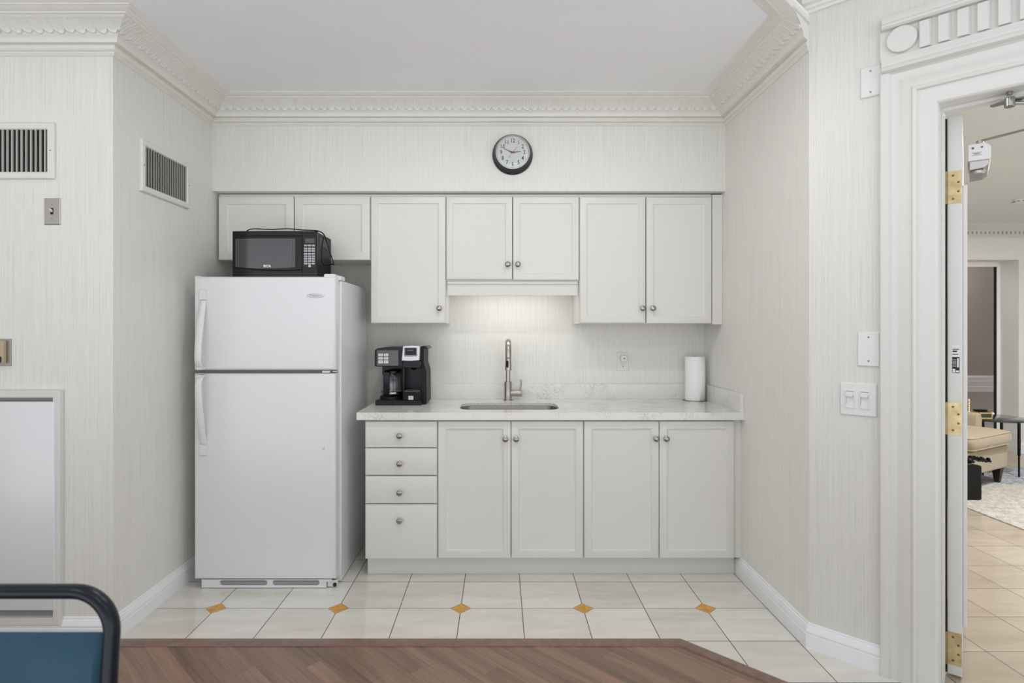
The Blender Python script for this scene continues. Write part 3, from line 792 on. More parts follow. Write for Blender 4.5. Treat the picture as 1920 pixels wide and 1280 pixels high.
BD, BB = 3.225, 3.245
X = lambda x: fx(x, BD)
Z = lambda y: fz(y, BD)
zb0, zb1 = Z(1047.5), .878
def toe(T, x0, x1):
    m = MB(); m.box(x0, x1, 3.292, 3.31, 0, zb0 - .0005); T.part('toe_kick', m, M_cab)
T = Thing('base_cabinet', 'narrow white base cabinet with four drawers next to the refrigerator', 'cabinet', (X(752), 3.5, 0))
carcass(T, X(684.6), X(820.3), BB, bk, zb0, zb1); toe(T, fx(689.5, 3.292), X(820.3))
for a, b, ky in ((789.5, 838.8, 816), (840.4, 890.8, 868), (892.4, 943.8, 922), (945.4, 1047.5, 974)):
    slab(T, 'drawer', X(684.6), X(819.3), Z(b), Z(a), BD, (X(750), Z(ky)))
T = Thing('base_cabinet', 'two-door white base cabinet under the sink', 'cabinet', (X(957), 3.5, 0))
c_ = carcass(T, X(820.6), X(1094.5), BB, bk, zb0, zb1 - .2)
m = MB(); m.box(X(820.6) + .0165, X(1094.5) - .0165, BB + .0005, BB + .012, zb1 - .1995, zb1); T.part('front_rail', m, M_cab); toe(T, X(820.3), X(1094.5))
m = MB(); m.box(X(820.6), X(820.6) + .016, BB, bk, zb1 - .2, zb1); T.part('side_panel', m, M_cab); m = MB(); m.box(X(1094.5) - .016, X(1094.5), BB, bk, zb1 - .2, zb1); T.part('side_panel', m, M_cab)
shaker(T, 'door', X(821.6), X(957.6), Z(1046.5), Z(789.5), BD, (X(947.5), Z(822)))
shaker(T, 'door', X(958.9), X(1093.6), Z(1046.5), Z(789.5), BD, (X(967.5), Z(822)))
T = Thing('base_cabinet', 'two-door white base cabinet at the right end against the wall', 'cabinet', (X(1236), 3.5, 0))
carcass(T, X(1094.8), X(1378), BB, bk, zb0, zb1); toe(T, X(1094.5), XR - .02)
shaker(T, 'door', X(1095.4), X(1235.6), Z(1046.5), Z(789.5), BD, (X(1229), Z(821.5)))
shaker(T, 'door', X(1236.9), X(1376.8), Z(1046.5), Z(789.5), BD, (X(1248), Z(821.5)))
m = MB(); m.box(X(1378), XR - .0005, BB, BB + .02, zb0, zb1); T.part('filler_strip', m, M_cab)

# ------------------------------------------------------------------ countertop with sink cut-out
ct0, ct1 = .879, .919
cx0, cx1, cy0, cy1 = fx(668.5, 3.2), XR - .001, 3.20, YB - .001
skx, sky, skw, skd = .056, 3.468, .575, .305
def rr_loop(cx, cy, w, d, r, seg=8):
    out = []
    for q, (sx, sy) in enumerate(((1, 1), (-1, 1), (-1, -1), (1, -1))):
        for i in range(seg + 1):
            a = q * PI / 2 + i * PI / 2 / seg
            out.append((cx + sx * (w / 2 - r) + r * math.cos(a), cy + sy * (d / 2 - r) + r * math.sin(a)))
    return out
CT = Thing('countertop', 'light grey veined quartz countertop running over the base cabinets', 'countertop', ((cx0 + cx1) / 2, 3.5, ct0))
inner = rr_loop(skx, sky, skw, skd, .075)
def outer_pt(p):      # project each inner point radially onto the slab outline
    dx, dy = p[0] - skx, p[1] - sky
    t = min([(cx1 - skx) / dx if dx > 1e-6 else 9e9, (cx0 - skx) / dx if dx < -1e-6 else 9e9, (cy1 - sky) / dy if dy > 1e-6 else 9e9, (cy0 - sky) / dy if dy < -1e-6 else 9e9])
    return (skx + dx * t, sky + dy * t)
ang = lambda p: math.atan2(p[1] - sky, p[0] - skx)
corners = [(cx0, cy0), (cx1, cy0), (cx1, cy1), (cx0, cy1)]
pairs = [(p, outer_pt(p)) for p in inner]
for c in corners:
    a = ang(c); best = min(inner, key=lambda p: abs(math.atan2(math.sin(ang(p) - a), math.cos(ang(p) - a))))
    pairs.append((best, c))
# order by angle of the outer point, then build quads
pairs.sort(key=lambda pr: ang(pr[1]))
m = MB(); n = len(pairs)
cth = ct1 - .017
R = [[(p[0][0], p[0][1], cth) for p in pairs], [(p[1][0], p[1][1], cth) for p in pairs], [(p[1][0], p[1][1], ct1) for p in pairs], [(p[0][0], p[0][1], ct1) for p in pairs]]
vs = [q for r in R for q in r]; fs = []
for i in range(4):
    for j in range(n):
        fs.append((i * n + j, i * n + (j + 1) % n, ((i + 1) % 4) * n + (j + 1) % n, ((i + 1) % 4) * n + j))
bm = bmesh.new(); bv = [bm.verts.new(v) for v in vs]
for f in fs:
    try: bm.faces.new([bv[i] for i in f])
    except ValueError: pass
bmesh.ops.remove_doubles(bm, verts=bm.verts, dist=1e-5); bmesh.ops.dissolve_degenerate(bm, dist=1e-5, edges=bm.edges)
bm.verts.ensure_lookup_table(); bm.verts.index_update()
m.add([v.co[:] for v in bm.verts], [tuple(v.index for v in f.verts) for f in bm.faces]); bm.free()
m.box(cx0, cx1, cy0, cy0 + .024, ct0, cth); m.box(cx0, cx0 + .024, cy0 + .024, cy1, ct0, cth)
CT.part('slab', m, M_quartz)
m = MB(); m.box(cx0 + .012, cx1 - .0215, YB - .021, YB - .001, ct1, 1.017); BSP = Thing('backsplash', 'long quartz backsplash strip standing on the countertop along the back wall', 'backsplash', (0, YB - .011, ct1)); BSP.part('upstand', m, M_quartz, bevel=.001)
m = MB(); m.box(XR - .021, XR - .001, 3.205, YB - .001, ct1, 1.020); BSP = Thing('backsplash', 'short quartz side splash at the right end of the countertop', 'backsplash', (XR - .011, 3.5, ct1)); BSP.part('upstand', m, M_quartz, bevel=.001)
# sink
SK = Thing('sink', 'undermount stainless steel sink bowl set in the countertop', 'sink', (skx, sky, .72))
m = MB(); R = []
for g, z in ((-.018, cth - .0015), (.002, cth - .0015), (.004, cth - .008), (.012, .80), (.022, .742), (.05, .724)):
    R.append([(p[0], p[1], z) for p in rr_loop(skx, sky, skw - 2 * g, skd - 2 * g, max(.077 - g * .5, .03))])
m.rings(R, cap0=False, cap1=True); bowl = SK.part('bowl', m, M_sink)
mod = bowl.modifiers.new('solid', 'SOLIDIFY'); mod.thickness = .0012; mod.offset = -1
m = MB(); m.lathe([(.045, .0), (.043, .003), (.03, .0015), (.028, -.002)], (skx, sky + .04, .7245), 'z', 28); SK.part('drain', m, M_chrome)
# faucet
fq = 3.745; fxx = fx(952.5, fq)
FA = Thing('faucet', 'brushed steel gooseneck pull-down faucet behind the sink', 'faucet', (fxx, fq, ct1))
m = MB(); m.lathe([(.030, 0), (.030, .005), (.0265, .006)], (fxx, fq, ct1), 'z', 32); FA.part('base_plate', m, M_steel)
m = MB(); m.lathe([(.0245, .005), (.0245, .118), (.0225, .121), (.016, .122)], (fxx, fq, ct1), 'z', 32); FA.part('body', m, M_steel)
pts = [(fxx, fq, ct1 + .118), (fxx, fq, ct1 + .20), (fxx, fq, ct1 + .300)]
Rn = .068; zc = ct1 + .310
for i in range(0, 17):
    a = PI * i / 16 * 1.02; pts.append((fxx, fq - Rn + Rn * math.cos(a), zc + Rn * math.sin(a)))
pts.append((fxx, pts[-1][1] - .001, zc - .028))
m = MB(); m.tube(pts, .0145, 20, rad=[.0145, .0145, .0155] + [.0165 + .001 * min(i, 2) for i in range(17)] + [.0185]); FA.part('spout', m, M_steel)
ty = pts[-1][1]
m = MB(); m.lathe([(.0188, 0), (.0175, -.004), (.0185, -.02), (.0195, -.045), (.0205, -.078), (.0185, -.080), (.012, -.080)], (fxx, ty, zc - .028), 'z', 28); hd = FA.part('spray_head', m, M_steel)
m = MB(); m.rrect(fxx - .006, zc - .068, .014, .044, .0065, ty - .0225, ty - .014, 6, .001); FA.part('spray_button', m, M_blackm, hd)
m = MB(); zl = fz(737, fq) 
m.lathe([(.019, .018), (.019, .055), (.0205, .056), (.0205, .088), (.019, .091), (.002, .091)], (fxx, fq, zl), 'x', 28); hnd = FA.part('handle_hub', m, M_steel)
m = MB(); m.tube([(fxx + .080, fq, zl + .016), (fxx + .082, fq, zl + .05), (fxx + .084, fq, zl + .088)], .0065, 12); FA.part('lever', m, M_steel, hnd)

# ------------------------------------------------------------------ coffee maker
cd0 = 3.50
X = lambda x: fx(x, cd0)
Z = lambda y: fz(y, cd0)
cpx = lambda c: 690 + c / 9.14
cpy = lambda c: 635 + c / 9.14
CM = Thing('coffee_maker', 'black two-way coffee maker at the left end of the countertop', 'coffee maker', (X(750), 3.62, ct1))
xl, xm, xr2 = X(703.5), X(753), X(791)
m = MB(); m.rrect((xl + xr2) / 2, ct1 + .016, xr2 - xl, .032, .006, cd0, 3.76, 4, .003); CM.part('base', m, M_navy)
m = MB(); m.lathe([(.066, 0), (.066, .016), (.062, .018)], (X(728), 3.585, ct1 + .032), 'z', 36); CM.part('warming_plate', m, M_blackm)
m = MB(); m.box(X(706), X(756), 3.672, 3.765, ct1 + .03, Z(657)); m.box(X(751), X(756.5), 3.555, 3.70, ct1 + .03, Z(655)); CM.part('rear_tank', m, M_black, bevel=.004)
# brew head with sloped top left
hx0, hx1 = X(702), X(755)
m = MB(); m.prism([(hx0, Z(686)), (hx0 + .001, Z(657)), (X(707), Z(653)), (X(720), Z(651)), (hx1, Z(650.5)), (hx1, Z(687)), (X(705), Z(687))], cd0 + .004, 3.76, 'y')
head = CM.part('brew_head', m, M_navy, bevel=.003)
m = MB(); m.rrect((X(706.5) + X(747)) / 2, (Z(656.5) + Z(685.5)) / 2, X(747) - X(706.5), Z(656.5) - Z(685.5), .003, cd0, cd0 + .006, 3, .001)
pn = CM.part('control_panel', m, M_panelgrey, head, label='grey control panel')
for r_, (ya, yb) in enumerate(((662.8, 667.7), (669.3, 673.8), (675.4, 681))):
    for xa, xb in ((709.5, 718), (719.8, 728)):
        m = MB(); w = X(xb) - X(xa); h_ = Z(ya) - Z(yb)
        m.rrect((X(xa) + X(xb)) / 2, (Z(ya) + Z(yb)) / 2, w, h_, .002, cd0 - .0015, cd0 + .001, 3, .0005)
        m.cur = 1; zc_ = (Z(ya) + Z(yb)) / 2; m.box((X(xa) + X(xb)) / 2 - w * .25, (X(xa) + X(xb)) / 2 + w * .25, cd0 - .0018, cd0 - .0015, zc_ - .0012, zc_ + .0012)
        CM.part('button', m, [M_white, M_panelgrey], head, label='white button')
# single serve tower
m = MB(); m.box(X(754), X(790), 3.635, 3.765, ct1 + .03, Z(672)); CM.part('serving_back', m, M_navy, bevel=.004)
m = MB()
m.prism([(X(753.5), Z(689)), (X(753.5), Z(676)), (X(789), Z(676)), (X(790), Z(684)), (X(787), Z(690))], cd0 + .012, 3.76, 'y')
m.lathe([(.022, 0), (.016, -.012), (.006, -.018)], (X(773), 3.56, Z(689)), 'z', 20); CM.part('pod_holder', m, M_black, bevel=.002)
m = MB(); R = []
m.prism([(X(753), Z(676)), (X(755.5), Z(648.5)), (X(771), Z(647.2)), (X(787.5), Z(648.2)), (X(786.5), Z(675.5)), (X(770), Z(676.6))], cd0 - .002, 3.70, 'y')
lid = CM.part('pod_lid', m, M_silver, bevel=.003, label='silver pod lid')
m = MB(); m.rrect((X(758) + X(782)) / 2, (Z(651.5) + Z(668)) / 2, X(782) - X(758), Z(651.5) - Z(668), .003, cd0 - .005, cd0, 3, .001); CM.part('lid_bezel', m, mat('pewter plastic', (120, 120, 122), .3, .5), lid)
m = MB(); m.rrect((X(760) + X(780.5)) / 2, (Z(652.3) + Z(665)) / 2, X(780.5) - X(760), Z(652.3) - Z(665), .002, cd0 - .0068, cd0 - .004, 3, .001); CM.part('lid_window', m, M_black, lid)
m = MB(); text_mb(m, 'Hamilton Beach', X(769.5), Z(656.5), cd0 - .007, .0055, .0001); CM.part('lid_lettering', m, M_silver, lid)
# right side wing / reservoir
m = MB(); m.prism([(X(788), ct1 + .006), (X(798.5), ct1 + .008), (X(798), Z(697)), (X(793), Z(680)), (X(793.5), Z(651.5)), (X(788), Z(650)), (X(786.5), Z(678)), (X(789), Z(696))], 3.535, 3.755, 'y')
CM.part('water_reservoir', m, M_blackm, bevel=.002)
m = MB(); m.prism([(X(787), Z(649.8)), (X(796), Z(649)), (X(800), Z(653)), (X(798), Z(655.5)), (X(793), Z(653.5)), (X(787), Z(653))], 3.56, 3.755, 'y'); CM.part('reservoir_lid', m, M_black, bevel=.001)
m = MB(); m.box(X(755), X(789), cd0 - .002, 3.64, ct1 + .030, Z(734.5)); ctray = CM.part('cup_rest', m, M_black, bevel=.004)
m = MB(); m.box(X(757), X(787), cd0 + .006, 3.63, Z(734.5), Z(733)); CM.part('cup_rest_grille', m, M_panelgrey, ctray, bevel=.001)
m = MB(); m.box(X(766), X(775), cd0 - .0032, cd0 - .0018, Z(749), Z(742)); m.cur = 1
for i in range(3): m.box(X(767.3), X(773.7), cd0 - .0035, cd0 - .0032, Z(743.6 + i * 1.9), Z(743.0 + i * 1.9))
CM.part('sticker', m, [M_white, M_panelgrey], ctray, label='small white sticker')
# glass carafe
cz = ct1 + .051
CA = Thing('coffee_carafe', 'empty glass carafe with a black handle inside the coffee maker', 'carafe', (X(728), 3.585, cz))
cc = (X(729.5), 3.588, cz)
m = MB(); m.lathe([(.001, .0), (.050, .0), (.060, .006), (.064, .02), (.0645, .06), (.062, .10), (.052, .128), (.046, .138), (.0445, .138), (.0505, .127), (.0605, .10), (.063, .06), (.0625, .02), (.058, .0085), (.049, .003), (.001, .003)], cc, 'z', 40); CA.part('glass_jug', m, M_glass)
m = MB(); m.lathe([(.062, .014), (.066, .015), (.066, .024), (.065, .025)], cc, 'z', 40, (False, False)); CA.part('steel_band', m, M_chrome)
m = MB(); m.lathe([(.047, .136), (.050, .138), (.050, .150), (.03, .156), (.001, .157)], cc, 'z', 36); CA.part('lid', m, M_black)
m = MB(); hxx = X(723.5)
m.rings([[(hxx + dx, yy + dy, zz) for dx, dy in ((-.018, 0), (.018, 0), (.018, .014), (-.018, .014))] for yy, zz in ((3.532, cz + .150), (3.512, cz + .146), (3.510, cz + .10), (3.512, cz + .02), (3.522, cz + .004))]); CA.part('handle', m, M_navy, bevel=.003)

# ------------------------------------------------------------------ paper towel
td = 3.735; tcx = fx(1303, td)
TH = Thing('paper_towel_holder', 'thin dark metal paper towel holder under the white roll', 'paper towel holder', (tcx, td, ct1))
m = MB(); m.lathe([(.076, 0), (.076, .004), (.072, .006), (.001, .006)], (tcx - .002, td, ct1), 'z', 40); TH.part('base', m, M_chrome)
m = MB(); m.tube([(tcx, td, ct1 + .005), (tcx, td, ct1 + .285)], .006, 12); TH.part('rod', m, M_chrome)
m = MB(); R = []
zt0, zt1 = ct1 + .0065, ct1 + .283
def roll_ring(z):
    return [(tcx + .062 * math.cos(a), td + .062 * math.sin(a), z) for a in [2 * PI * i / 48 for i in range(48)]]
def core_ring(z):
    return [(tcx + .019 * math.cos(a), td + .019 * math.sin(a), z) for a in [2 * PI * i / 48 for i in range(48)]]
m.rings([core_ring(zt0), roll_ring(zt0), roll_ring(zt0 + .003), roll_ring(zt1 - .002), core_ring(zt1), core_ring(zt0)], False, False)
tr = Thing('paper_towel_roll', 'white paper towel roll standing on the countertop beside the right wall', 'paper towel roll', (tcx, td, zt0))
tr.part('roll', m, M_paper)
m = MB(); R = []     # loose outer sheet peeling off on the right
for z_, k in ((zt0 + .001, 0.3), (zt0 + .1, .6), (zt1 - .004, 1.0)):
    row = []
    for i in range(13):
        t = i / 12; a = -PI * .45 + min(t, .6) / .6 * PI * .42; rr = .0638 + max(0, t - .6) * .012 * k; a += max(0, t - .6) * .9
        row.append((tcx + rr * math.cos(a) - .001, td + rr * math.sin(a), z_))
    R.append(row)
m.grid(R); sh = tr.part('loose_sheet', m, M_paper); md = sh.modifiers.new('s', 'SOLIDIFY'); md.thickness = .0009

# ------------------------------------------------------------------ outlet with plugged-in adapter
oy = YB; X = lambda x: fx(x, oy); Z = lambda y: fz(y, oy)
OU = Thing('wall_outlet', 'white duplex wall outlet above the backsplash left of the paper towel', 'outlet', (X(1167), oy, Z(678)))
m = MB(); m.plate(X(1156), X(1178.5), Z(695.5), Z(660), [(0, oy - .002), (.003, oy - .006)], back=oy - .0003); pl = OU.part('cover_plate', m, M_offw)
m = MB(); zc_ = Z(684); xc_ = X(1167.5)
m.rrect(xc_, zc_, .034, .028, .010, oy - .0085, oy - .005, 5, .001); rec = OU.part('receptacle', m, M_offw, pl)
m = MB(); m.box(xc_ - .0085, xc_ - .0062, oy - .0090, oy - .0084, zc_ - .001, zc_ + .008); m.box(xc_ + .0062, xc_ + .0082, oy - .0090, oy - .0084, zc_, zc_ + .007); m.lathe([(.0028, 0), (.0028, -.0006)], (xc_, oy - .0084, zc_ - .008), 'y', 10)
OU.part('socket_slot', m, M_ink, pl)
m = MB(); m.rrect(xc_, Z(671), .034, .028, .010, oy - .0085, oy - .005, 5, .001); OU.part('receptacle', m, M_offw, pl)
AD = Thing('plug_adapter', 'small white plug-in adapter in the upper socket of the wall outlet', 'adapter', (xc_ + .002, oy - .01, Z(671)))
m = MB(); m.rrect(X(1168.3), Z(671), .042, .040, .009, oy - .034, oy - .0086, 5, .003); AD.part('adapter_body', m, M_offw)
m = MB(); m.lathe([(.004, 0), (.0035, -.001)], (X(1168.8), oy - .034, Z(671.3)), 'y', 12); AD.part('sensor', m, M_ink)

# ------------------------------------------------------------------ clock
kc = (fx(961, YSO), YSO, fz(290.3, YSO))
CK = Thing('wall_clock', 'round black-rimmed analogue wall clock above the cabinets', 'clock', kc)
m = MB(); m.lathe([(.119, -.0005), (.1205, -.004), (.119, -.010), (.112, -.022), (.104, -.040), (.1015, -.054), (.099, -.058), (.0955, -.058), (.095, -.052), (.095, -.03), (.001, -.03)], kc, 'y', 72); CK.part('rim', m, M_dark)
m = MB(); m.lathe([(.0995, -.0575), (.0985, -.0600), (.0962, -.0605), (.0945, -.0585), (.0945, -.048)], kc, 'y', 72, (False, False)); CK.part('bezel', m, M_silver, label='thin silver bezel')
fyc = YSO - .049
m = MB(); m.lathe([(.0945, .003), (.0945, 0)], (kc[0], fyc, kc[2]), 'y', 64); CK.part('dial', m, M_face)
for h_ in range(1, 13):
    m = MB()
    a = PI / 2 - h_ * PI / 6; r = .068
    text_mb(m, str(h_), kc[0] + r * math.cos(a), kc[2] + r * math.sin(a), fyc - .0005, .034, .0002, .78, .0003)
    CK.part('numeral', m, M_ink); m = MB()
    m.lathe([(.0013, 0), (.0013, -.0004)], (kc[0] + .087 * math.cos(a), fyc, kc[2] + .087 * math.sin(a)), 'y', 8)
    CK.part('hour_mark', m, M_ink)
def hand(name, a, L, w, y, mt, back=.012):
    c, s = math.cos(a), math.sin(a); m = MB()
    pl_ = [(-back, -w * .5), (-back, w * .5), (0, w), (L, w * .25), (L, -w * .25), (0, -w)]
    m.prism([(kc[0] + u * c - v * s, kc[2] + u * s + v * c) for u, v in pl_], y, y - .0008, 'y'); CK.part(name, m, mt)
hand('hour_hand', math.radians(8), .048, .0034, fyc - .0015, M_ink)
hand('minute_hand', math.radians(158), .054, .0028, fyc - .003, M_ink)
hand('second_hand', math.radians(53), .052, .0008, fyc - .0045, M_red, .02)
m = MB(); m.lathe([(.0055, 0), (.005, -.006)], (kc[0], fyc, kc[2]), 'y', 16); CK.part('hub', m, M_red)
m = MB(); text_mb(m, 'Q', kc[0] - .018, kc[2] - .022, fyc - .0004, .014, .0001); CK.part('dial_mark', m, M_panelgrey)
m = MB()
Rg = [(.0945 * math.sin(t), -.0565 - .0035 * math.cos(t)) for t in [PI / 2 * i / 6 for i in range(6, -1, -1)]]
m.lathe([(r if r > .001 else .001, h_) for r, h_ in Rg] , kc, 'y', 48, (False, True)); gl = CK.part('glass', m, M_glass); md = gl.modifiers.new('s', 'SOLIDIFY'); md.thickness = .001

# ------------------------------------------------------------------ wall vents (local frame: y into the wall)
def vent(label, loc, rz, w, h, sl):
    V = Thing('air_vent', label, 'air vent', loc, rz, group=None, local=True)
    b = .030; fl = -.015
    m = MB()
    R = []
    for i, y in ((0, -.0006), (0, fl + .004), (.004, fl), (b - .004, fl), (b, fl + .004), (b, -.0012)):
        R.append([(-w / 2 + i, y, -h / 2 + i), (w / 2 - i, y, -h / 2 + i), (w / 2 - i, y, h / 2 - i), (-w / 2 + i, y, h / 2 - i)])
    m.rings(R, False, False); V.part('frame', m, M_offw)
    m = MB(); m.box(-w / 2 + b - .002, w / 2 - b + .002, -.0022, -.0006, -h / 2 + b - .002, h / 2 - b + .002); V.part('backing', m, M_gap)
    n = int((w - 2 * b) / .0205)
    for i in range(n):
        x = -w / 2 + b + (w - 2 * b) * (i + .5) / n
        m = MB(); m.rings([[(x - .0008 - sl, -.0025, zz), (x - .0008 + sl, -.0135, zz), (x + .0008 + sl, -.0135, zz), (x + .0008 - sl, -.0025, zz)] for zz in (-h / 2 + b, h / 2 - b)])
        V.part('louver', m, M_offw)
    for sx in (-1, 1):
        m = MB(); m.lathe([(.0035, 0), (.003, -.0015)], (sx * (w / 2 - .014), fl, 0), 'y', 10); V.part('screw', m, M_grey)
vent('white louvered air vent above the steel light switch', (-1.963 - .217, YF, 2.1635), 0, .434, .247, .0)
vent('white louvered air vent on the side wall left of the refrigerator cabinets', (XL, 2.985, 2.159), PI / 2, .432, .25, -.003)

# ------------------------------------------------------------------ switch, thermostat, access panel on the left wall
zq = YF
LS = Thing('light_switch', 'steel toggle light switch below the left air vent', 'light switch', (fx(99, zq), zq, fz(396.5, zq)), local=True)
m = MB(); m.plate(-.036, .036, -.0585, .0585, [(0, -.002), (.003, -.0055)], back=-.0003); pl = LS.part('cover_plate', m, M_plate_steel)
m = MB(); m.box(-.006, .006, -.0065, -.005, -.014, .014); LS.part('toggle_slot', m, M_blackm, pl)
m = MB(); m.rings([[(-.004, -.006, -.004), (.004, -.006, -.004), (.004, -.006, .006), (-.004, -.006, .006)], [(-.003, -.018, .004), (.003, -.018, .004), (.003, -.018, .009), (-.003, -.018, .009)]]); LS.part('toggle', m, M_offw, pl)
for sz in (-1, 1):
    m = MB(); m.lathe([(.003, 0), (.0025, -.001)], (0, -.0055, sz * .030), 'y', 10); LS.part('screw', m, M_chrome, pl)
TS = Thing('thermostat', 'beige wall thermostat at the left edge above the access panel', 'thermostat', (fx(22, zq) - .062, zq, fz(660.5, zq)), local=True)
m = MB(); m.plate(-.062, .062, -.060, .060, [(0, -.003), (.002, -.006)], back=-.0003); TS.part('back_plate', m, M_plate_steel)
m = MB(); m.plate(-.052, .045, -.047, .052, [(0, -.024), (.004, -.028)], back=-.006); tb = TS.part('housing', m, M_therm, bevel=.002)
m = MB(); m.box(-.045, .030, -.030, -.028, .004, .036); TS.part('scale_window', m, M_panelgrey, tb)
m = MB(); m.box(.004, .040, -.034, -.0275, -.042, -.018); m.box(-.045, -.005, -.031, -.0275, -.040, -.030); TS.part('lever_bank', m, M_ink, tb)
ap0, ap1, apz0, apz1 = -2.66, fx(120, zq), fz(1167, zq), fz(731, zq)
AP = Thing('access_panel', 'white framed electrical access panel low on the left wall', 'access panel', ((ap0 + ap1) / 2, zq, apz0))
m = MB(); R = []
for i, y in ((0, zq - .0175), (0, zq - .0235), (.003, zq - .0265), (.029, zq - .0265), (.032, zq - .022), (.032, zq - .002)):
    R.append([(ap0 + i, y, apz0 + i), (ap1 - i, y, apz0 + i), (ap1 - i, y, apz1 - i), (ap0 + i, y, apz1 - i)])
R = [[(ap0, zq - .0008, apz0), (ap1, zq - .0008, apz0), (ap1, zq - .0008, apz1), (ap0, zq - .0008, apz1)]] + R
m.rings(R, False, False); AP.part('frame', m, M_trim)
m = MB(); m.box(ap0 + .03, ap1 - .03, zq - .003, zq - .001, apz0 + .03, apz1 - .03); AP.part('backing', m, M_grey)
px1, pz0, pz1 = fx(102.5, zq - .03), fz(1144, zq - .03), fz(753, zq - .03)
m = MB(); m.plate(ap0 + .05, px1, pz0, pz1, [(0, zq - .028), (.0015, zq - .031), (.003, zq - .032)], back=zq - .012); dr = AP.part('panel_door', m, M_fridge)
for zz in (fz(825, zq), fz(1062, zq)):
    m = MB(); m.box(px1 - .002, px1 + .010, zq - .016, zq - .003, zz - .014, zz + .014); m.lathe([(.004, -.016), (.004, .016)], (px1 + .006, zq - .014, zz), 'z', 10); AP.part('latch', m, M_plate_steel)

# ------------------------------------------------------------------ plates on the diagonal wall
def dplate(name, label, cat, s0, s1, z0, z1):
    s0 = max(s0, .004); T = Thing(name, label, cat, (dw((s0 + s1) / 2, 0)[0], dw((s0 + s1) / 2, 0)[1], (z0 + z1) / 2), DG, local=True)
    w, h = s1 - s0, z1 - z0
    m = MB(); m.plate(-w / 2, w / 2, -h / 2, h / 2, [(0, -.003), (.004, -.0075)], back=-.0003); return T, T.part('cover_plate', m, M_white), w, h
for (a, b, z0, z1, lab) in ((.196, .2685, 2.318, 2.443, 'blank white cover plate high beside the door cornice'), (.185, .2655, 1.226, 1.368, 'blank white cover plate just above the double dimmer switch')):
    T, p_, w, h = dplate('blank_plate', lab, 'cover plate', a, b, z0, z1)
    for sz in (-1, 1):
        m = MB(); m.lathe([(.004, 0), (.0035, -.0012)], (0, -.0075, sz * h * .34), 'y', 10); T.part('screw', m, M_grey, p_)
T, p_, w, h = dplate('dimmer_switch', 'white double slide dimmer switch beside the door casing', 'dimmer switch', .122, .2547, 1.022, 1.157)
for sx in (-1, 1):
    xc = sx * .0265 - .003
    m = MB(); R = []
    for i, y in ((0, -.0075), (0, -.011), (.0035, -.0115), (.004, -.0082)):
        R.append([(xc - .018 + i, y, -.037 + i), (xc + .018 - i, y, -.037 + i), (xc + .018 - i, y, .037 - i), (xc - .018 + i, y, .037 - i)])
    m.rings(R, False, True); fr_ = T.part('dimmer_frame', m, M_white)
    m = MB(); m.box(xc - .013, xc + .013, -.0175, -.008, .010, .021); T.part('slider', m, M_white, fr_, bevel=.001)
    m = MB(); m.box(xc - .0135, xc + .0135, -.0088, -.0082, .0085, .010); m.box(xc - .0135, xc - .0125, -.0088, -.0082, -.02, .0085); m.box(xc - .0135, xc + .0135, -.0088, -.0082, .0305, .032); T.part('slider_slot', m, M_grey, fr_)
for sx in (-1, 1):
    for sz in (-1, 1):
        m = MB(); m.lathe([(.003, 0), (.0025, -.001)], (sx * .024, -.0075, sz * .052), 'y', 10); T.part('screw', m, M_offw, p_)

# ------------------------------------------------------------------ blue chair in the foreground
bd_ = 1.05; bxR = fx(214.5, bd_); bxL = bxR - .47; byb = bd_
CH = Thing('office_chair', 'teal fabric chair with a dark navy tubular frame in the near left corner', 'chair', ((bxL + bxR) / 2, .85, 0))
ztube = fz(1108, bd_)
def arc(cx, cz, r, a0, a1, n=10): return [(cx + r * math.cos(a0 + (a1 - a0) * i / n), cz + r * math.sin(a0 + (a1 - a0) * i / n)) for i in range(n + 1)]
r_ = .072; bend = arc(bxL + r_, ztube - r_, r_, PI, PI / 2) + arc(bxR - r_, ztube - r_, r_, PI / 2, 0)
def by(z): return byb - .10 * (ztube - z) * .9           # the back leans
pp = [(bxL, by(.45), .45), (bxL, by(.7), .7)] + [(x, by(z), z) for x, z in bend] + [(bxR, by(.7), .7), (bxR, by(.45), .45)]
m = MB(); m.tube(pp, .0125, 16, .016, up=(0, 1, 0)); CH.part('back_frame', m, M_navyframe)
m = MB(); pz1, pz0_ = fz(1181, bd_), .50
Rr = []
for i in range(13):
    t = i / 12; z = pz1 + (pz0_ - pz1) * t; th = .013 * min(1, math.sin(max(.02, min(1, t * 6)) * PI / 2)) * (1 if t < .9 else .8)
    ring = []
    x0, x1 = bxL + .0135, bxR - .0135; yc = by(z)
    for (xx, yy) in ((x0, 0), (x0 + .01, -1), ((x0 + x1) / 2, -1.35), (x1 - .01, -1), (x1, 0), (x1 - .01, 1), ((x0 + x1) / 2, 1.2), (x0 + .01, 1)): ring.append((xx, yc + yy * th, z))
    Rr.append(ring)
m.rings(Rr); CH.part('backrest', m, M_teal)
m = MB(); m.rrect((bxL + bxR) / 2, 0, bxR - bxL - .01, .44, .06, .40, .46, 6, .012)
m.v = [(p[0], .76 + p[2], .86 - p[1]) for p in m.v]   # lay the cushion flat
CH.part('seat', m, M_teal)
for xx in (bxL, bxR):
    m = MB(); m.tube(smooth([(xx, by(.45), .45), (xx, by(.45) + .005, .38), (xx, 1.06, .01)], 5), .0125, 12); CH.part('leg', m, M_navyframe)
    m = MB(); m.tube([(xx, by(.45), .42), (xx, .60, .40), (xx, .55, .36), (xx, .51, .01)], .0125, 12); CH.part('leg', m, M_navyframe)
m = MB(); m.tube([(bxL, .60, .395), (bxR, .60, .395)], .011, 10); m.tube([(bxL, .95, .395), (bxR, .95, .395)], .011, 10); CH.part('seat_frame', m, M_navyframe)

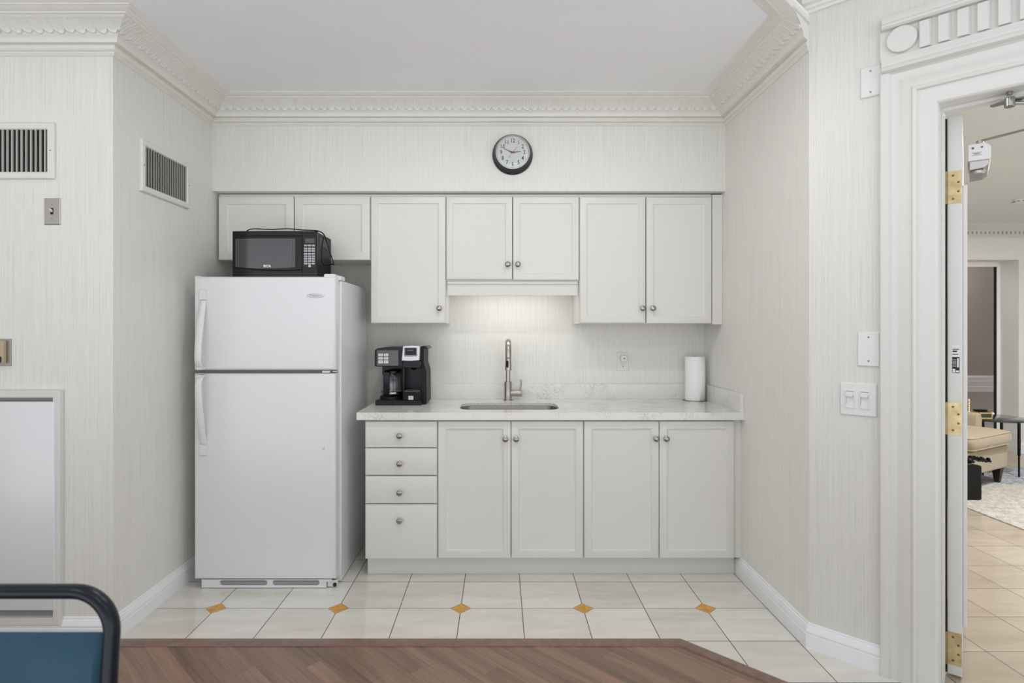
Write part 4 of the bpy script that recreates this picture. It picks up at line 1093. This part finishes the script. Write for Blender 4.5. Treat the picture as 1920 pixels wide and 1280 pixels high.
# ------------------------------------------------------------------ the hall beyond the door
HD = 6.44
rcx = fx(1910, HD); rz1 = fz(487, HD)
m = MB(); m.box(rcx, 7.2, HD, HD + .25, 0, ZH); m.box(XR + .14, rcx, HD, HD + .25, rz1, ZH); m.box(XR + .14, rcx - 1.5, HD, HD + .25, 0, rz1)
struct('wall_hall_far', m, M_hallwall)
m = MB(); m.box(7.2, 7.32, 1.0, HD + .4, 0, ZH); struct('wall_hall_right', m, M_hallwall)
m = MB(); m.box(XR + .14, XR + .16, 2.75, HD, 0, ZH); struct('wall_hall_left', m, M_hallwall)
m = MB(); m.prism([dw(.1, DT + .01), dw(3.3, DT + .01), (7.32, .6), (7.32, HD + .4), (XR + .14, HD + .4), (XR + .14, 2.9)], ZH, ZH + .04); struct('ceiling', m, M_hallceil)
m = MB(); HC = ZH - .135
sweep(m, [(XR + .16, HD), (7.2, HD)], [(0, HC), (.012, HC), (.014, HC + .012), (.022, HC + .016), (.024, HC + .03), (.024, HC + .058), (.05, HC + .062), (.052, HC + .072), (.07, HC + .08), (.11, HC + .115), (.125, HC + .120), (.125, ZH), (0, ZH)])
x = 4.95
while x < 6.3:
    m.box(x, x + .026, HD - .046, HD - .02, HC + .032, HC + .062); x += .047
struct('trim_7', m, M_trim)
m = MB(); sweep(m, [(rcx, HD), (7.2, HD), (7.2, 1.3)], [(p, z * 1.15) for p, z in bp]); struct('baseboard_hall', m, M_base)
# glazed panel in the recess
wy = HD + .25
WN = Thing('window_1', None, None, (fx(1868, wy) - .4, wy, 0), kind='structure')
wx1_ = rcx - .0
gx1 = fx(1867, wy)
m = MB(); m.box(gx1, gx1 + .072, wy - .014, wy, 0, rz1 - .05); m.box(gx1 + .072, rcx, wy - .010, wy, 0, rz1)
m.box(rcx - 1.5, gx1 + .072, wy - .014, wy, rz1 - .05, rz1)
WN.part('window_frame', m, paint('window frame paint', (244, 244, 242), .4, .01))
m = MB(); m.box(gx1 - .024, gx1, wy - .012, wy, .0, rz1 - .05); WN.part('sash', m, M_gap)
m = MB(); m.box(rcx - 1.48, gx1 - .024, wy - .008, wy - .004, 0, rz1 - .05); WN.part('pane', m, M_smoke)
m = MB(); m.box(3.9, 6.8, wy + .5, wy + .55, 0, 2.5); struct('wall_beyond_window', m, paint('taupe wall', (176, 165, 160), .6, .04, 3))
m = MB(); sweep(m, [(3.9, wy + .499), (6.8, wy + .499)], [(0, .60), (.02, .60), (.02, .66), (.03, .67), (.03, .73), (.04, .74), (.04, .78), (.02, .8), (0, .8)]); struct('trim_8', m, M_hallwall)

LB = bpy.data.lights.new('beyond_fill', 'AREA'); LB.shape = 'DISK'; LB.size = .3; LB.energy = 9; lb = bpy.data.objects.new('beyond_fill', LB); COL.objects.link(lb); lb.location = (5.2, wy + .28, 2.35); lb['kind'] = 'structure'  # unseen fill light added to brighten the space behind the pane

# rug
def rug_mat():
    t = NT('distressed rug'); p = t.n('ShaderNodeTexCoord').outputs['Object']
    n1 = t.noise(p, 17, 6, .75, 1.6); n2 = t.noise(p, 2.2, 2); n3 = t.noise(p, 90, 2)
    a = t.ramp(n1, [(.42, rgb((204, 196, 184))), (.52, rgb((188, 180, 168))), (.56, rgb((118, 120, 128))), (.62, rgb((206, 199, 188)))])
    b = t.ramp(n1, [(.42, rgb((190, 192, 198))), (.50, rgb((150, 154, 166))), (.56, rgb((86, 90, 104))), (.64, rgb((200, 200, 202)))])
    sp = t.n('ShaderNodeSeparateXYZ'); t.l(p, sp.inputs[0])
    k = t.math('GREATER_THAN', t.math('ADD', sp.outputs[1], t.math('MULTIPLY', n2, .3)), .75)
    c = t.mix(k, a, b); c2 = t.mix(t.math('MULTIPLY', n3, .25), c, rgb((226, 220, 208)))
    t.l(c2, t.b.inputs['Base Color']); t.b.inputs['Roughness'].default_value = .95; t.bump(n3, .5, .002)
    return t.m
m = MB(); m.box(3.58, 6.1, 3.3, 5.75, .0003, .009)
ro = obj('area_rug', m, rug_mat(), None, (4.84, 4.52, 0)); ro.location = (4.84, 4.52, 0)
tag(ro, 'distressed cream and blue patterned rug on the hall floor under the armchair', 'rug')
# armchair
RZ = .009
AR = Thing('armchair', 'beige upholstered armchair with dark tapered legs beyond the doorway', 'armchair', (4.54, 5.20, RZ), math.radians(29.2), local=True)
m = MB(); m.box(-.72, -.004, .012, .70, .135, .335); AR.part('seat_base', m, M_beige, bevel=.012)
m = MB(); R = []
def cush(z, g, r=.05): return [(p[0], p[1], z) for p in rr_loop(-.363, .304, .734 - 2 * g, .632 - 2 * g, max(r, .02), 6)]
m.rings([cush(.345, .05), cush(.347, .015), cush(.354, .0), cush(.380, -.012), cush(.425, -.012), cush(.452, .0), cush(.462, .012), cush(.472, .06), cush(.482, .14, .08), cush(.486, .24, .06)])
cu = AR.part('seat_cushion', m, M_beige)
for zz in (.354, .453):
    m = MB(); lp = cush(zz, -.002); m.tube(lp + [lp[0]], .0045, 8); AR.part('cushion_piping', m, M_pipe, cu)
for x0 in (-.115, -.72 - .0):
    m = MB(); m.prism([(x0, .30), (x0, .54), (x0 + .02, .585), (x0 + .055, .598), (x0 + .09, .585), (x0 + .112, .54), (x0 + .112, .30)], .20, .72, 'y')
    AR.part('armrest', m, M_beige, bevel=.008)
m = MB(); m.rings([[(x, y0_, z) for x, z in ((-.72, 0), (0, 0), (0, 1), (-.72, 1))] for y0_ in (0, 1)])
m.v = [(-.718, .60, .30), (-.004, .60, .30), (-.004, .70, .86), (-.718, .70, .86), (-.718, .76, .30), (-.004, .76, .30), (-.004, .82, .88), (-.718, .82, .88)]
m.f = [(0, 1, 2, 3), (4, 5, 6, 7), (0, 1, 5, 4), (1, 2, 6, 5), (2, 3, 7, 6), (3, 0, 4, 7)]; m.mi = [0] * 6
AR.part('backrest', m, M_beige, bevel=.02)
for lx, ly in ((-.075, .06), (-.66, .06), (-.075, .66), (-.66, .66)):
    m = MB(); m.rings([[(lx + a * .018, ly + b * .018, 0) for a, b in ((-1, -1), (1, -1), (1, 1), (-1, 1))], [(lx + a * .034, ly + b * .034, .137) for a, b in ((-1, -1), (1, -1), (1, 1), (-1, 1))]])
    AR.part('leg', m, M_darkwood)
# round glass side table
tx, ty_, tz = 4.69, 5.56, .536
ST = Thing('side_table', 'round side table with a dark glass top and black metal legs beside the armchair', 'side table', (tx, ty_, RZ))
m = MB(); m.lathe([(.262, 0), (.268, .004), (.268, .012), (.262, .016)], (tx, ty_, tz - .016), 'z', 48); ST.part('table_top', m, mat('dark glass', (40, 46, 50), .06))
for a in (-60, 30, 120, 210):
    c, s_ = math.cos(math.radians(a)), math.sin(math.radians(a)); xx, yy = tx + .2 * c, ty_ + .2 * s_
    m = MB(); m.tube([(xx, yy, RZ), (xx, yy, RZ + .2)], .008, 10); m.tube([(xx, yy, RZ + .2), (xx, yy, tz - .016)], .0125, 10); ST.part('leg', m, M_black)
# gold box on the side table
GB = Thing('gold_box', 'small gold framed box with a white knob on the dark side table', 'box', (4.515, 5.50, tz))
m = MB(); m.box(4.475, 4.59, 5.44, 5.54, tz, tz + .012); m.box(4.475, 4.59, 5.44, 5.54, tz + .048, tz + .060)
for xx in (4.475, 4.582):
    for yy in (5.44, 5.532): m.box(xx, xx + .008, yy, yy + .008, tz + .012, tz + .048)
GB.part('gold_frame', m, M_gold, bevel=.001)
m = MB(); m.box(4.482, 4.583, 5.447, 5.533, tz + .012, tz + .048); GB.part('side_panel', m, mat('green black panel', (58, 62, 50), .3))
m = MB(); m.box(4.485, 4.58, 5.45, 5.53, tz + .060, tz + .066); m.box(4.48, 4.588, 5.49, 5.53, tz + .066, tz + .082); GB.part('lid', m, M_black, bevel=.002)
m = MB(); m.lathe([(.003, 0), (.010, .004), (.014, .012), (.012, .022), (.002, .027)], (4.604, 5.455, tz + .034), 'z', 16); GB.part('knob', m, M_white)
GV = Thing('gold_candlestick', 'slim beaded gold candlestick beside the gold box on the side table', 'candlestick', (4.455, 5.545, tz))
m = MB(); pr = [(.018, 0), (.018, .006)]
for i in range(8): pr += [(.004, .012 + i * .017), (.010, .0205 + i * .017)]
m.lathe(pr + [(.004, .15), (.012, .155), (.012, .16)], (4.455, 5.545, tz), 'z', 16); GV.part('beaded_stem', m, M_gold)
m = MB(); m.lathe([(.007, .16), (.007, .172), (.001, .176)], (4.455, 5.545, tz), 'z', 12); GV.part('candle', m, M_white)
# black case with camera gear on top
KX1, KY = fx(1842, 4.66), 4.66
BC = Thing('equipment_case', 'black hard equipment case on the rug in front of the armchair', 'case', (KX1 - .17, KY + .08, RZ))
m = MB(); m.box(KX1 - .36, KX1, KY, KY + .17, RZ, RZ + .275); cs = BC.part('case_shell', m, M_black, bevel=.012)
m = MB(); m.box(KX1 - .002, KX1 + .010, KY + .06, KY + .11, RZ + .16, RZ + .22); BC.part('latch', m, M_blackm, bevel=.002)
m = MB(); m.box(KX1 - .35, KX1 + .001, KY + .083, KY + .087, RZ + .01, RZ + .27); BC.part('seam', m, M_panelgrey)
m = MB(); m.tube(smooth([(KX1 - .33, KY + .085, RZ + .272), (KX1 - .32, KY + .085, RZ + .30), (KX1 - .24, KY + .085, RZ + .30), (KX1 - .23, KY + .085, RZ + .272)], 5), .008, 8); BC.part('handle', m, M_blackm)
TP = Thing('camera_clamp', 'jumble of black and steel camera clamps lying on the equipment case', 'clamp', (KX1 - .05, KY + .08, RZ + .276))
zt = RZ + .279
m = MB()
for i in range(10):
    a = -.12 + i * .024; m.lathe([(.010, -.010), (.018, -.006), (.018, .006), (.010, .010)], (KX1 + a, KY + .06 + .01 * (i % 3), zt + .048 - .0028 * i + .008 * (i % 2)), 'x', 12)
m.tube([(KX1 - .14, KY + .06, zt + .046), (KX1 + .11, KY + .05, zt + .018)], .008, 8)
m.tube([(KX1 - .11, KY + .10, zt + .012), (KX1 + .0, KY + .04, zt + .055)], .008, 8)
TP.part('clamp_bar', m, M_black)
for i, (a, b, c, r) in enumerate(((-.12, .04, .026, .025), (-.065, .05, .028, .024), (-.02, .07, .024, .022), (-.09, .11, .020, .019), (.02, .06, .026, .014), (.07, .05, .022, .012))):
    m = MB(); m.lathe([(r * .3, -r), (r * .8, -r * .6), (r, 0), (r * .8, r * .6), (r * .3, r)], (KX1 + a, KY + b, zt + max(c, r + .001)), 'y', 16); TP.part('clamp_knob', m, M_blackm if i % 2 else M_chrome)
# smoke detector
sd = 5.15
SM = Thing('smoke_detector', 'small round white smoke detector on the hall ceiling', 'smoke detector', (fx(1913, sd), sd, ZH), local=True)
m = MB(); m.lathe([(.055, -.0005), (.055, -.012), (.048, -.026), (.03, -.03)], (0, 0, 0), 'z', 32); dt = SM.part('detector_body', m, M_white)
m = MB()
for i in range(10):
    a = 2 * PI * i / 10; m.box(.049 * math.cos(a) - .006, .049 * math.cos(a) + .006, .049 * math.sin(a) - .006, .049 * math.sin(a) + .006, -.022, -.017)
SM.part('vent_slot', m, M_ink, dt)

# ------------------------------------------------------------------ recessed ceiling lamps
def downlight(x, y, z, watts, label, size=.10, spread=3.14, col=(1, .985, .96), group=None):
    T = Thing('recessed_light', label, 'light', (x, y, z), local=True, group=group)
    m = MB(); m.lathe([(.075, -.0006), (.075, -.004), (.068, -.007), (.054, -.006), (.052, -.0012)], (0, 0, 0), 'z', 40, (False, False)); T.part('trim_ring', m, M_white)
    m = MB(); m.lathe([(.052, -.0008), (.052, -.0022)], (0, 0, 0), 'z', 32); T.part('lens', m, M_lamp)
    l = bpy.data.lights.new('lamp', 'AREA'); l.shape = 'DISK'; l.size = size; l.energy = watts; l.color = col; l.spread = spread
    o = bpy.data.objects.new('lamp', l); COL.objects.link(o); o.parent = T.e; o.location = (0, 0, -.012)
for x, lab in ((-.34, 'round recessed ceiling light in the kitchen ceiling, the left one'), (.50, 'round recessed ceiling light in the kitchen ceiling, the right one')):
    downlight(x, 2.16, ZC, KITCHEN_LAMP_W, lab)
for x, y, lab in ((-1.6, .15, 'recessed ceiling light over the main room, behind left'), (.2, .15, 'recessed ceiling light over the main room, behind centre'), (1.7, .15, 'recessed ceiling light over the main room, behind right')):
    downlight(x, y, ZM, ROOM_LAMP_W, lab, .25, 3.1)
for x, y, lab in ((3.3, 3.2, 'unseen recessed light added to the hall near the doorway'), (4.6, 4.3, 'unseen recessed light added to the hall above the rug')):  # unseen lamps added so the closed hall gets light
    downlight(x, y, ZH, HALL_FILL_W, lab, .2, 3.1, (.96, .98, 1))
